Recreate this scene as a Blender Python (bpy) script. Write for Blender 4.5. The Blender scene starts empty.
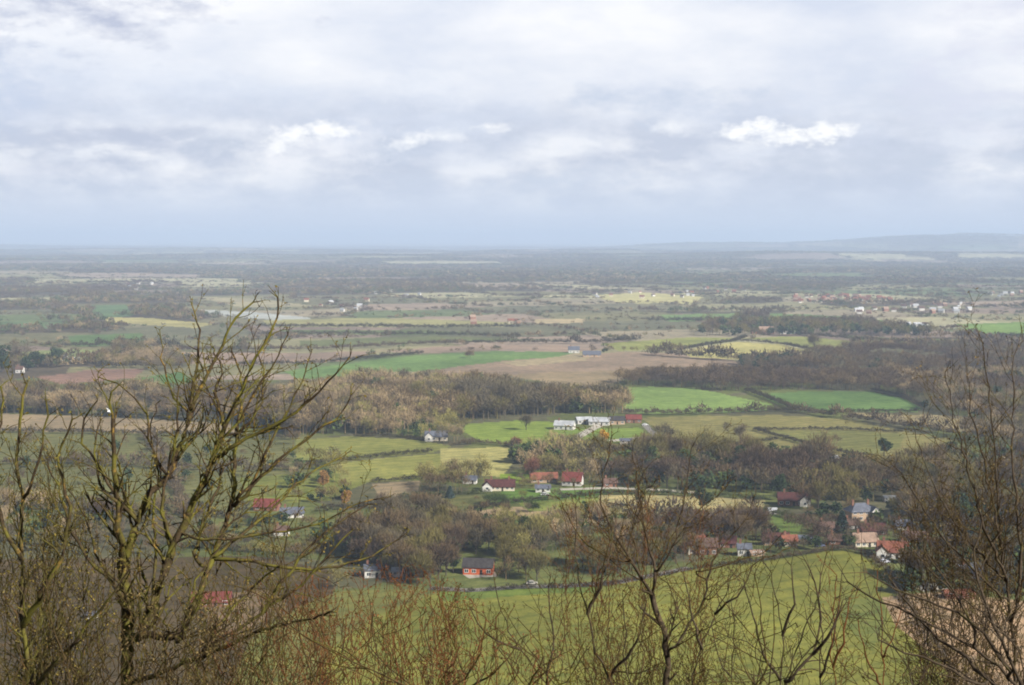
import bpy, math, random
import numpy as np
from mathutils import Vector, Matrix
random.seed(7)
rng = np.random.default_rng(11)
R = math.radians
scene = bpy.context.scene
COL = scene.collection

# ------------------------------------------------------------------ camera
W, H, F = 1024, 685, 1422.0
CH = 130.0
PITCH = R(4.2)
cam_d = bpy.data.cameras.new('camera'); cam = bpy.data.objects.new('camera', cam_d); COL.objects.link(cam)
cam_d.sensor_width = 36; cam_d.lens = F / W * 36
cam_d.clip_start = 0.3; cam_d.clip_end = 200000
cam.location = (0, 0, CH); cam.rotation_euler = (R(90) - PITCH, 0, 0)
scene.camera = cam
SP, CP = math.sin(PITCH), math.cos(PITCH)

def ray(px, py):
    px = np.asarray(px, float); py = np.asarray(py, float)
    a = (px - 512) / F; b = (342.5 - py) / F
    return a, CP + b * SP, -SP + b * CP           # x, y, z (unnormalised)
def project(x, y, z):
    z = z - CH
    dep = y * CP - z * SP
    up = y * SP + z * CP
    dep = np.where(dep < 0.01, 0.01, dep)
    return 512 + F * x / dep, 342.5 - F * up / dep

# ------------------------------------------------------------------ noise + terrain height
def _hash(ix, iy, s):
    n = (ix.astype(np.int64) * 374761393 + iy.astype(np.int64) * 668265263 + s * 974634777) & 0xffffffff
    n = ((n ^ (n >> 13)) * 1274126177) & 0xffffffff
    n = (n ^ (n >> 16)) & 0xffffffff
    return n / 4294967295.0
def vnoise(x, y, s=0):
    x = np.asarray(x, float); y = np.asarray(y, float)
    ix = np.floor(x); iy = np.floor(y); fx = x - ix; fy = y - iy
    fx = fx * fx * (3 - 2 * fx); fy = fy * fy * (3 - 2 * fy)
    a = _hash(ix, iy, s); b = _hash(ix + 1, iy, s); c = _hash(ix, iy + 1, s); d = _hash(ix + 1, iy + 1, s)
    return (a * (1 - fx) + b * fx) * (1 - fy) + (c * (1 - fx) + d * fx) * fy
def fbm(x, y, s=0, o=4):
    v = 0; a = 0.5; t = 0
    for k in range(o):
        v = v + a * vnoise(x, y, s + k * 17); t += a; a *= 0.5; x = x * 2.03 + 11.3; y = y * 2.03 + 7.7
    return v / t
def sstep(a, b, x):
    t = np.clip((x - a) / (b - a), 0, 1); return t * t * (3 - 2 * t)
def bump(x, y, cx, cy, sx, sy, h):
    return h * np.exp(-((x - cx) / sx) ** 2 - ((y - cy) / sy) ** 2)
def hgt(x, y):
    x = np.asarray(x, float); y = np.asarray(y, float)
    r = np.sqrt(x * x + y * y)
    amp = 1.5 + 5 * sstep(1400, 4000, r) + 12 * sstep(4000, 9000, r) + 4 * sstep(9000, 26000, r)
    z = (fbm(x / 900, y / 700, 3, 4) - 0.5) * 2 * amp
    z = z + (fbm(x / 5200, y / 3000, 9, 3) - 0.45) * 2 * (14 * sstep(3000, 9000, r) + 8 * sstep(9000, 24000, r))
    # low ridges and the far hill range
    z = z + bump(x, y, 2300, 9000, 2900, 700, 32) + bump(x, y, -2200, 5200, 1300, 420, 10)
    z = z * 1.0 + bump(x, y, 4150, 14000, 1000, 1500, 116) + bump(x, y, 5700, 14200, 1400, 1500, 116) + bump(x, y, 2400, 15400, 1400, 1500, 84)
    z = z + bump(x, y, -6500, 17500, 2600, 1500, 40) + bump(x, y, -2600, 12500, 2000, 900, 28) + bump(x, y, 700, 11500, 1600, 800, 30)
    # near swell the village road runs round
    z = z + bump(x, y, 140, 560, 70, 60, 4.0)
    # the scarp the picture is taken from
    s = np.maximum(y + 0.02 * np.abs(x) + 3.0 * (fbm(x / 14, y / 14, 40, 3) - 0.5) * sstep(3, 20, np.abs(y)), 0)
    sc = CH - 1.65 - 0.56 * np.maximum(s - 1.2, 0)
    k = 14.0
    sc = np.where(sc > 6 * k, sc, k * np.log1p(np.exp(np.clip(sc / k, -30, 30)))) - 0.0
    t = sstep(230, 330, r) * (y > 0)
    return np.where(y <= 0, CH - 1.65, sc * (1 - t) + 0 * t) + z * sstep(200, 420, y)

def ground(px, py, dmax=60000.0):
    """points on the terrain seen at the picture positions; arrays in, x,y,z out"""
    px = np.atleast_1d(np.asarray(px, float)); py = np.atleast_1d(np.asarray(py, float))
    dx, dy, dz = ray(px, py)
    t = np.maximum(240.0, np.where(dz < -0.002, 0.5 * (CH - 25) / np.maximum(-dz, 1e-4), 9000.0)); t = np.minimum(t, 9000.0); done = np.zeros(px.shape, bool); lo = t.copy(); hi = np.full(px.shape, dmax)
    for i in range(420):
        z = CH + dz * t
        below = (z < hgt(dx * t, dy * t)) & ~done
        hi = np.where(below, t, hi); done |= below
        lo = np.where(done, lo, t)
        t = np.where(done, t, np.minimum(t * 1.013, dmax))
        if done.all(): break
    for i in range(18):
        m = 0.5 * (lo + hi); b = CH + dz * m < hgt(dx * m, dy * m)
        hi = np.where(b, m, hi); lo = np.where(b, lo, m)
    x = dx * hi; y = dy * hi
    return x, y, hgt(x, y)
def g1(px, py):
    x, y, z = ground(px, py); return float(x[0]), float(y[0]), float(z[0])
def inpoly(px, py, poly):
    px = np.asarray(px, float); py = np.asarray(py, float)
    c = np.zeros(px.shape, bool); n = len(poly)
    for i in range(n):
        x1, y1 = poly[i]; x2, y2 = poly[(i + 1) % n]
        if y1 == y2: continue
        c ^= ((y1 > py) != (y2 > py)) & (px < (x2 - x1) * (py - y1) / (y2 - y1) + x1)
    return c

# ------------------------------------------------------------------ materials
def mat(name, rough=0.9, spec=0.15):
    m = bpy.data.materials.new(name); m.use_nodes = True
    nt = m.node_tree; b = nt.nodes['Principled BSDF']
    b.inputs['Roughness'].default_value = rough; b.inputs['Specular IOR Level'].default_value = spec
    return m, nt, b
def N(nt, t, **kw):
    n = nt.nodes.new(t)
    for k, v in kw.items(): setattr(n, k, v)
    return n
def mixc(nt, mode, fac, a, b):
    n = N(nt, 'ShaderNodeMix', data_type='RGBA', blend_type=mode)
    for i, v in ((0, fac), (6, a), (7, b)):
        if hasattr(v, 'links'): nt.links.new(v, n.inputs[i])
        elif v is not None:
            n.inputs[i].default_value = v if i == 0 else (*v, 1)
    return n.outputs[2]
def noise(nt, scale, detail=4, rough=0.55, coord='Object', warp=None):
    tc = N(nt, 'ShaderNodeTexCoord'); n = N(nt, 'ShaderNodeTexNoise')
    n.inputs['Scale'].default_value = scale; n.inputs['Detail'].default_value = detail; n.inputs['Roughness'].default_value = rough
    nt.links.new(tc.outputs[coord], n.inputs['Vector']); return n.outputs['Fac']
def ramp(nt, fac, stops):
    r = N(nt, 'ShaderNodeValToRGB'); e = r.color_ramp.elements
    while len(e) < len(stops): e.new(0.5)
    for i, (p, c) in enumerate(stops): e[i].position = p; e[i].color = (*c, 1) if len(c) == 3 else c
    nt.links.new(fac, r.inputs[0]); return r.outputs[0]
def simple(name, c, c2=None, scale=1.0, rough=0.9, spec=0.15, detail=4):
    m, nt, b = mat(name, rough, spec)
    c2 = c2 or tuple(v * 0.7 for v in c)
    nt.links.new(ramp(nt, noise(nt, scale, detail), [(0.35, c2), (0.65, c)]), b.inputs['Base Color'])
    return m

# ground: crop colour attribute broken up by several scales of growth
m_ground, nt, b = mat('ground_cover', 1.0, 0.0)
at = N(nt, 'ShaderNodeAttribute', attribute_name='crop')
c = mixc(nt, 'MULTIPLY', 1.0, at.outputs['Color'], ramp(nt, noise(nt, 0.012, 6, 0.65), [(0.3, (.68, .70, .72)), (0.7, (1.28, 1.26, 1.22))]))
c = mixc(nt, 'MULTIPLY', 1.0, c, ramp(nt, noise(nt, 0.12, 5, 0.65), [(0.3, (.70, .76, .74)), (0.7, (1.28, 1.22, 1.2))]))
c = mixc(nt, 'MULTIPLY', 0.9, c, ramp(nt, noise(nt, 1.1, 5, 0.7), [(0.3, (.68, .74, .7)), (0.7, (1.3, 1.25, 1.25))]))
wv = N(nt, 'ShaderNodeTexWave'); wv.inputs['Scale'].default_value = .035; wv.inputs['Distortion'].default_value = 2.5; wv.inputs['Detail'].default_value = 3; wv.inputs['Detail Scale'].default_value = .4
mp = N(nt, 'ShaderNodeMapping'); mp.inputs['Rotation'].default_value = (0, 0, R(62)); tcg = N(nt, 'ShaderNodeTexCoord'); nt.links.new(tcg.outputs['Object'], mp.inputs[0]); nt.links.new(mp.outputs[0], wv.inputs['Vector'])
c = mixc(nt, 'MULTIPLY', .8, c, ramp(nt, wv.outputs['Fac'], [(0.0, (.78, .80, .8)), (0.22, (1, 1, 1)), (1.0, (1.07, 1.05, 1.02))]))
nt.links.new(c, b.inputs['Base Color'])
bm_ = N(nt, 'ShaderNodeBump'); bm_.inputs['Strength'].default_value = 0.5; bm_.inputs['Distance'].default_value = 0.25
nt.links.new(noise(nt, 0.6, 5, 0.7), bm_.inputs['Height']); nt.links.new(bm_.outputs[0], b.inputs['Normal'])

# plants whose colour comes from the object (individuals) or from an attribute (masses)
def plant_mat(name, attr=None, transl=0.0):
    m, nt, b = mat(name, 0.95, 0.05)
    if attr:
        base = N(nt, 'ShaderNodeAttribute', attribute_name=attr).outputs['Color']
    else:
        base = N(nt, 'ShaderNodeObjectInfo').outputs['Color']
    c = mixc(nt, 'MULTIPLY', 1.0, base, ramp(nt, noise(nt, 0.35, 3), [(0.3, (.84, .84, .85)), (0.7, (1.18, 1.17, 1.12))]))
    nt.links.new(c, b.inputs['Base Color'])
    return m
m_plant = plant_mat('winter_twigs')
m_mass = plant_mat('woodland_growth', 'tint')
m_trunk = simple('tree_bark', (.11, .09, .065), (.05, .04, .03), 2.0)

# foreground bark: brown wood, olive moss, a little ochre lichen
def bark(name, wood, wood2, moss, lichen, amt):
    m, nt, b = mat(name, 0.95, 0.1)
    c = ramp(nt, noise(nt, 18, 6, 0.7), [(0.3, wood2), (0.7, wood)])
    geo = N(nt, 'ShaderNodeNewGeometry')
    f = ramp(nt, noise(nt, 3.2, 5, 0.65), [(0.62 - amt, (0, 0, 0)), (0.72 - amt * 0.8, (1, 1, 1))])
    c = mixc(nt, 'MIX', f, c, moss)
    f2 = ramp(nt, noise(nt, 9.0, 4, 0.6), [(0.60, (0, 0, 0)), (0.68, (1, 1, 1))])
    c = mixc(nt, 'MIX', f2, c, lichen)
    nt.links.new(c, b.inputs['Base Color'])
    bp = N(nt, 'ShaderNodeBump'); bp.inputs['Strength'].default_value = 0.6; bp.inputs['Distance'].default_value = 0.01
    nt.links.new(noise(nt, 40, 5, 0.7), bp.inputs['Height']); nt.links.new(bp.outputs[0], b.inputs['Normal'])
    return m
m_moss = bark('mossy_bark', (.085, .060, .034), (.022, .016, .010), (.115, .105, .022), (.20, .125, .03), 0.16)
m_grey = bark('grey_brown_bark', (.095, .072, .048), (.028, .020, .014), (.085, .075, .025), (.13, .09, .05), 0.06)
m_red = bark('reddish_twigs', (.20, .078, .032), (.075, .030, .014), (.13, .095, .02), (.19, .075, .025), 0.05)
m_olive = bark('olive_twigs', (.11, .09, .032), (.035, .028, .012), (.10, .092, .02), (.14, .08, .025), 0.12)
m_lichen = simple('yellow_lichen', (.20, .145, .035), (.11, .10, .025), 6.0)
m_russet = simple('russet_buds', (.20, .085, .035), (.11, .055, .025), 6.0)
m_straw = simple('straw_leaves', (.18, .13, .055), (.10, .075, .03), 6.0)
m_under = bark('undergrowth_twigs', (.100, .068, .030), (.028, .019, .010), (.095, .082, .018), (.14, .075, .025), 0.08)

# buildings
m_white = simple('white_render', (.62, .60, .55), (.42, .40, .37), 0.6)
m_cream = simple('cream_render', (.62, .55, .42), (.5, .44, .33), 0.6)
m_tanwall = simple('buff_brick', (.42, .30, .20), (.33, .23, .15), 0.8)
m_brick = simple('red_brick', (.24, .12, .08), (.17, .085, .055), 0.9)
m_orange = simple('orange_boards', (.52, .12, .045), (.36, .08, .03), 0.5)
m_burg = simple('burgundy_tiles', (.095, .034, .03), (.055, .022, .02), 0.8)
m_redtile = simple('red_tiles', (.19, .048, .038), (.11, .03, .025), 0.8)
m_orangetile = simple('orange_tiles', (.24, .092, .055), (.14, .05, .034), 0.7)
m_browntile = simple('brown_tiles', (.14, .085, .065), (.08, .05, .04), 0.8)
m_tantile = simple('weathered_tiles', (.32, .22, .16), (.22, .15, .11), 0.7)
m_slate = simple('grey_slate', (.12, .13, .16), (.07, .075, .095), 0.8, 0.7, 0.3)
m_paleroof = simple('pale_sheet_roof', (.46, .47, .48), (.30, .31, .32), 0.3, 0.6, 0.3)
m_darkroof = simple('dark_felt_roof', (.06, .055, .055), (.035, .03, .03), 0.8)
m_frame = simple('white_paint', (.8, .8, .78), (.7, .7, .68), 2)
m_dark = simple('dark_timber', (.04, .03, .025), (.02, .015, .012), 2)
m_glass, nt, b = mat('window_glass', 0.15, 0.5); b.inputs['Base Color'].default_value = (.03, .035, .04, 1)
m_road = simple('road_surface', (.24, .22, .19), (.17, .155, .135), 0.5)
m_track = simple('chalky_track', (.46, .42, .34), (.34, .31, .25), 0.3)

# ------------------------------------------------------------------ object helpers
def mesh_obj(name, v, f, m, parent=None, loc=None):
    """v: (n,3) array; f: list of faces or (n,k) array"""
    me = bpy.data.meshes.new(name)
    v = np.asarray(v, np.float32)
    if isinstance(f, np.ndarray):
        k = f.shape[1]; me.vertices.add(len(v)); me.vertices.foreach_set('co', v.ravel())
        me.loops.add(f.size); me.loops.foreach_set('vertex_index', f.astype(np.int32).ravel())
        me.polygons.add(len(f)); me.polygons.foreach_set('loop_start', np.arange(0, f.size, k, dtype=np.int32))
        me.update(calc_edges=True)
    else:
        me.from_pydata(v.tolist(), [], f); me.update()
    if m is not None: me.materials.append(m)
    o = bpy.data.objects.new(name, me); COL.objects.link(o)
    if parent is not None: o.parent = parent
    if loc is not None: o.location = loc
    return o
def tag(o, label=None, cat=None, group=None, kind=None):
    if label: o['label'] = label
    if cat: o['category'] = cat
    if group: o['group'] = group
    if kind: o['kind'] = kind
    return o
def empty(name, loc, rz=0):
    o = bpy.data.objects.new(name, None); COL.objects.link(o); o.location = loc; o.rotation_euler = (0, 0, rz)
    o.empty_display_size = 0.5; return o
def set_color_attr(me, name, cols):
    a = me.color_attributes.new(name, 'FLOAT_COLOR', 'POINT')
    c = np.ones((len(me.vertices), 4), np.float32); c[:, :3] = cols
    a.data.foreach_set('color', c.ravel())
class MB:
    def __init__(s): s.v = []; s.f = []
    def add(s, v, f):
        o = len(s.v); s.v += [tuple(p) for p in v]; s.f += [tuple(i + o for i in q) for q in f]
    def box(s, x0, x1, y0, y1, z0, z1):
        s.add([(x0, y0, z0), (x1, y0, z0), (x1, y1, z0), (x0, y1, z0), (x0, y0, z1), (x1, y0, z1), (x1, y1, z1), (x0, y1, z1)],
              [(0, 3, 2, 1), (4, 5, 6, 7), (0, 1, 5, 4), (1, 2, 6, 5), (2, 3, 7, 6), (3, 0, 4, 7)])
    def build(s, name, m, parent=None): return mesh_obj(name, s.v, s.f, m, parent)

# ------------------------------------------------------------------ field plan (crop colours)
GREEN = (.13, .20, .06); PAST = (.165, .178, .045); PALE = (.21, .235, .075); YEL = (.32, .29, .12); OLIVE = (.145, .145, .055)
TAN = (.30, .225, .14); PLOUGH = (.19, .135, .10); SCRUB = (.13, .105, .06); HEATH = (.26, .20, .125); DGREEN = (.06, .11, .028)
WOODF = (.10, .08, .05)
FIELDS = [
 ([(-60, 412), (90, 416), (230, 424), (240, 434), (90, 432), (-60, 430)], HEATH),
 ([(-60, 430), (90, 432), (330, 436), (300, 480), (240, 520), (100, 512), (-60, 508)], (.135, .135, .055)),
 ([(240, 478), (340, 470), (372, 480), (330, 500), (250, 506)], PAST),
 ([(200, 522), (330, 512), (380, 520), (370, 548), (250, 552), (200, 545)], (.13, .14, .05)),
 ([(296, 440), (355, 436), (420, 440), (452, 446), (432, 452), (330, 462), (296, 462)], (.20, .205, .06)),
 ([(330, 464), (432, 453), (470, 452), (470, 468), (415, 479), (345, 484)], (.22, .22, .065)),
 ([(372, 484), (420, 480), (418, 494), (380, 497)], HEATH),
 ([(350, 530), (420, 520), (425, 535), (355, 542)], (.11, .165, .045)),
 ([(466, 424), (520, 420), (562, 423), (566, 433), (546, 442), (505, 444), (478, 440), (463, 431)], (.20, .26, .055)),
 ([(440, 448), (508, 447), (514, 462), (500, 477), (470, 475), (440, 468)], (.34, .31, .12)),
 ([(500, 474), (532, 474), (528, 483), (500, 483)], (.20, .27, .04)),
 ([(420, 497), (495, 493), (492, 506), (425, 512)], OLIVE),
 ([(503, 490), (600, 487), (640, 490), (590, 497), (505, 504), (490, 503)], (.115, .19, .04)),
 ([(470, 511), (520, 507), (548, 512), (540, 525), (480, 526)], (.33, .245, .15)),
 ([(518, 503), (600, 498), (600, 509), (530, 512)], (.17, .20, .05)),
 ([(600, 495), (700, 496), (765, 500), (762, 516), (640, 516), (600, 510)], (.34, .29, .14)),
 ([(560, 428), (640, 428), (655, 440), (600, 446), (560, 442)], (.16, .22, .05)),
 ([(765, 513), (805, 520), (796, 536), (765, 532)], (.14, .19, .05)),
 # big fields to the right of the wood
 ([(627, 388), (650, 387), (690, 388), (720, 393), (745, 399), (772, 404), (776, 409), (740, 412), (690, 413), (640, 414), (624, 408)], (.19, .27, .08)),
 ([(757, 394), (800, 391.5), (872, 392), (902, 398), (922, 408), (916, 412), (860, 412), (805, 411), (775, 403)], (.11, .18, .06)),  # shaded field: darker green puts the cloud shade into the crop colour
 ([(640, 417), (700, 416), (770, 415), (850, 419), (905, 432), (960, 440), (940, 450), (880, 457), (830, 457), (790, 450), (760, 447), (700, 448), (660, 432)], (.205, .185, .072)),
 ([(760, 431), (850, 431), (905, 434), (900, 448), (862, 455), (800, 444)], (.165, .165, .058)),
 ([(850, 413), (960, 416), (1010, 428), (960, 432), (900, 423)], (.27, .22, .12)),
 ([(505, 375), (560, 370), (640, 371), (622, 380), (600, 389), (560, 394), (530, 390), (545, 382)], HEATH),
 ([(430, 372), (470, 364), (540, 357), (620, 352), (690, 353), (735, 361), (742, 368), (640, 371), (560, 371), (470, 378)], (.27, .20, .145)),
 ([(283, 371), (350, 363), (420, 355), (500, 351), (575, 352), (560, 357), (500, 361), (440, 369), (370, 375), (300, 380)], (.14, .22, .075)),
 ([(350, 372), (420, 371), (440, 374), (400, 379), (345, 380)], (.33, .27, .15)),
 ([(500, 362), (560, 357), (575, 353), (600, 354), (585, 360), (520, 366)], (.33, .27, .17)),
 ([(180, 353), (300, 353), (380, 351), (345, 361), (250, 365), (180, 363)], (.27, .20, .155)),
 ([(380, 351), (450, 346), (560, 345), (605, 350), (570, 352), (500, 350), (420, 354)], (.29, .215, .165)),
 ([(680, 351), (735, 342), (780, 344), (812, 352), (802, 359), (740, 360), (690, 357)], (.40, .36, .145)),
 ([(745, 338), (800, 336.5), (850, 341), (856, 347), (815, 351), (782, 343)], (.23, .24, .085)),
 ([(600, 344), (690, 337), (745, 338), (735, 341), (680, 349), (620, 351)], (.25, .26, .085)),
 ([(850, 336), (960, 340), (965, 346), (900, 344), (855, 342)], (.16, .19, .065)),
 ([(955, 324), (1080, 320), (1080, 338), (985, 337)], (.17, .26, .065)),
 ([(880, 354), (1000, 360), (1000, 366), (860, 360)], (.30, .24, .18)),
 ([(770, 313), (860, 317), (892, 322), (840, 326), (768, 321)], (.14, .22, .075)),
 ([(655, 315), (742, 313), (748, 319), (670, 322)], (.17, .25, .09)),
 ([(590, 296), (640, 292), (705, 297), (690, 304), (620, 303)], (.44, .40, .19)),
 ([(533, 319), (586, 319), (582, 323), (536, 323)], (.45, .36, .22)),
 ([(0, 354), (60, 349), (116, 350), (112, 357), (-20, 360)], (.21, .24, .10)),
 ([(35, 377), (100, 369), (145, 369), (132, 379), (60, 384)], (.24, .15, .115)),
 ([(132, 379), (180, 372), (205, 385), (140, 390)], (.09, .17, .05)),
 ([(148, 353), (205, 352), (200, 358), (150, 359)], (.34, .25, .18)),
 ([(68, 336), (142, 333), (145, 346), (72, 346)], (.11, .17, .065)),
 ([(93, 305), (128, 305), (132, 316), (92, 318)], (.12, .18, .08)),
 ([(190, 309), (255, 312), (312, 318), (300, 322), (220, 316)], (.40, .41, .39)),
 ([(196, 297), (262, 299), (312, 306), (240, 307)], (.33, .29, .18)),
 ([(95, 317), (150, 318), (215, 324), (195, 328), (110, 322)], (.36, .32, .14)),
 ([(262, 320), (380, 318), (520, 322), (500, 327), (360, 327), (270, 327)], (.30, .28, .13)),
 ([(0, 322), (62, 321), (66, 328), (0, 330)], (.12, .17, .08)),
 ([(280, 330), (420, 330), (500, 334), (400, 335), (280, 334)], (.13, .16, .06)),
 ([(300, 341), (430, 336), (560, 340), (430, 343), (300, 347)], (.14, .155, .07)),
 # nearest fields under the scarp
 ([(-80, 560), (260, 556), (330, 570), (340, 650), (250, 800), (-80, 800)], (.085, .062, .032)),
 ([(250, 640), (300, 606), (345, 590), (440, 588), (440, 640), (340, 720), (300, 800), (180, 800)], (.15, .15, .045)),
 ([(250, 800), (330, 650), (380, 614), (440, 592), (520, 587), (600, 587), (640, 580), (700, 568), (745, 563), (790, 557), (830, 550), (850, 550), (872, 557), (890, 574), (905, 602), (935, 640), (975, 720), (1000, 800)], (.185, .185, .040)),
 ([(846, 598), (880, 598), (886, 618), (872, 650), (855, 636), (840, 616)], (.15, .165, .042)),
 ([(440, 592), (520, 587), (600, 587), (600, 592), (520, 595), (440, 602)], (.12, .16, .035)),
 ([(882, 598), (930, 592), (1000, 598), (1080, 610), (1080, 800), (990, 740), (940, 660), (895, 625)], (.36, .245, .15)),
 ([(200, 596), (270, 590), (290, 612), (220, 640)], (.17, .12, .075)),
]

# procedural countryside beyond the traced fields: jittered cells
def cells(x, y, size, seed):
    gx = np.floor(x / size); gy = np.floor(y / size)
    best = np.full(x.shape, 1e18); sec = best.copy(); cid = np.zeros(x.shape); 
    for i in (-1, 0, 1):
        for j in (-1, 0, 1):
            cx = gx + i; cy = gy + j
            jx = (cx + 0.15 + 0.7 * _hash(cx, cy, seed)) * size; jy = (cy + 0.15 + 0.7 * _hash(cx, cy, seed + 1)) * size
            d = np.maximum(np.abs(x - jx) * 1.0, np.abs(y - jy) * 1.0) * 0.65 + np.hypot(x - jx, y - jy) * 0.35
            idv = _hash(cx, cy, seed + 2)
            nb = d < best
            sec = np.where(nb, best, np.minimum(sec, d)); cid = np.where(nb, idv, cid); best = np.where(nb, d, best)
    return cid, sec - best
def country(x, y):
    """returns cell value, edge distance, wood flag"""
    a = R(17)
    wx = x + 50 * (fbm(x / 420, y / 420, 70, 2) - 0.5); wy = y + 50 * (fbm(x / 420, y / 420, 80, 2) - 0.5)
    u = wx * math.cos(a) + wy * math.sin(a); v = -wx * math.sin(a) + wy * math.cos(a)
    r = np.hypot(x, y)
    c1, e1 = cells(u, v, 230.0, 101); c2, e2 = cells(u, v, 520.0, 202)
    far = r > 4200
    cid = np.where(far, c2, c1); e = np.where(far, e2, e1)
    wn = fbm(x / 1300, y / 1100, 55, 3)
    wood = (cid * 0.55 + wn * 0.75) > 0.655
    return cid, e, wood
PAL = np.array([(.16, .15, .085), (.20, .185, .10), (.14, .17, .08), (.30, .255, .18), (.24, .185, .15), (.18, .165, .10), (.38, .35, .22), (.15, .145, .09), (.26, .24, .14), (.31, .24, .19)])

# ------------------------------------------------------------------ terrain sheet
def make_ground():
    az = np.concatenate([np.linspace(-180, -30, 50, endpoint=False), np.linspace(-30, -22.5, 40, endpoint=False), np.linspace(-22.5, 22.5, 1060, endpoint=False),
                         np.linspace(22.5, 30, 40, endpoint=False), np.linspace(30, 180, 50, endpoint=False)])
    dys = np.concatenate([np.arange(460, 120, -1.1), np.arange(120, 5, -0.7), np.array([4.6, 4.2, 3.8])])
    rad = np.concatenate([np.array([0.5, 1.2, 2, 3, 4.5]), np.geomspace(6, 395, 80, endpoint=False), CH * F / dys])
    n, k = len(az), len(rad)
    A, Rr = np.meshgrid(np.radians(az), rad)
    x = (Rr * np.sin(A)).ravel(); y = (Rr * np.cos(A)).ravel(); z = hgt(x, y)
    idx = np.arange(n * k).reshape(k, n); nx = np.roll(idx, -1, axis=1)
    f = np.stack([idx[:-1], nx[:-1], nx[1:], idx[1:]], -1).reshape(-1, 4)
    f = f[:, ::-1]
    px, py = project(x, y, z); 
    cid, e, wood = country(x, y)
    col = PAL[np.minimum((_hash(np.floor(cid * 1e6), np.zeros_like(cid), 5) * len(PAL)).astype(int), len(PAL) - 1)].copy()
    col[wood] = (.105, .085, .06)
    r = np.hypot(x, y)
    near = (py > 380) | (y < 300)
    rough = (fbm(x / 60, y / 60, 33, 4))[:, None]
    col[near] = (np.array(SCRUB) * (0.7 + 0.6 * rough) * np.array([1 - 0.15 * 1, 1.0, 1.0]))[near]
    col[near & (rough[:, 0] > 0.52)] = (.115, .13, .045)
    inview = (y > 300)
    wob = (fbm(x / 25, y / 25, 66, 2) - 0.5)
    for poly, c in FIELDS:
        m = inpoly(px + wob * 2, py + wob * 1.2, poly) & inview
        col[m] = c
    scarp = (y < 300); col[scarp] = (.09, .075, .035)
    o = mesh_obj('ground', np.stack([x, y, z], 1), f, m_ground)
    set_color_attr(o.data, 'crop', col)
    for p in o.data.polygons: pass
    o.data.polygons.foreach_set('use_smooth', np.ones(len(o.data.polygons), bool))
    tag(o, 'rolling farmland plain and hills seen from the scarp', 'ground', kind='structure')
make_ground()

# ------------------------------------------------------------------ roads and tracks (draped strips)
def strip(name, pts, width, m, label, lift=0.06):
    P = [];
    for (a, b_) in zip(pts[:-1], pts[1:]):
        for t in np.linspace(0, 1, 12, endpoint=False): P.append((a[0] + (b_[0] - a[0]) * t, a[1] + (b_[1] - a[1]) * t))
    P.append(pts[-1]); P = np.array(P)
    x, y, z = ground(P[:, 0], P[:, 1]); C = np.stack([x, y], 1)
    T = np.gradient(C, axis=0); T /= np.linalg.norm(T, axis=1)[:, None]; Nn = np.stack([-T[:, 1], T[:, 0]], 1)
    rows = []
    for s in (-0.5, 0, 0.5):
        q = C + Nn * width * s; rows.append(np.stack([q[:, 0], q[:, 1], hgt(q[:, 0], q[:, 1]) + lift], 1))
    v = np.concatenate(rows); n = len(C)
    f = np.array([(r * n + i, r * n + i + 1, (r + 1) * n + i + 1, (r + 1) * n + i) for r in range(2) for i in range(n - 1)])
    o = mesh_obj(name, v, f, m); tag(o, label, name.replace('_', ' '), kind='structure'); return o
strip('lane', [(430, 588), (470, 590.5), (520, 587), (570, 586), (620, 582), (690, 568)], 5, m_road, 'pale lane along the far edge of the nearest green field')
strip('farm_track', [(576, 438), (590, 430), (602, 424), (622, 424)], 7, m_track, 'pale farm track climbing to the white barns')
strip('lane', [(560, 489.5), (610, 488), (660, 490), (700, 493)], 6, m_track, 'pale lane running past the red roofed farmhouse')
strip('farm_track', [(610, 441), (640, 438), (660, 436)], 8, m_track, 'pale track below the dark roofed barns')
strip('lane', [(645, 425), (652, 432), (662, 440), (640, 455), (600, 470)], 5, m_road, 'grey lane curving down past the small white cottage')
strip('farm_yard', [(465, 576), (480, 574.5), (496, 574)], 9, m_track, 'pale sandy yard before the orange barn')
strip('farm_yard', [(916, 588), (930, 586.5), (944, 586)], 9, m_track, 'pale yard beside the tan ploughed field')

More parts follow.
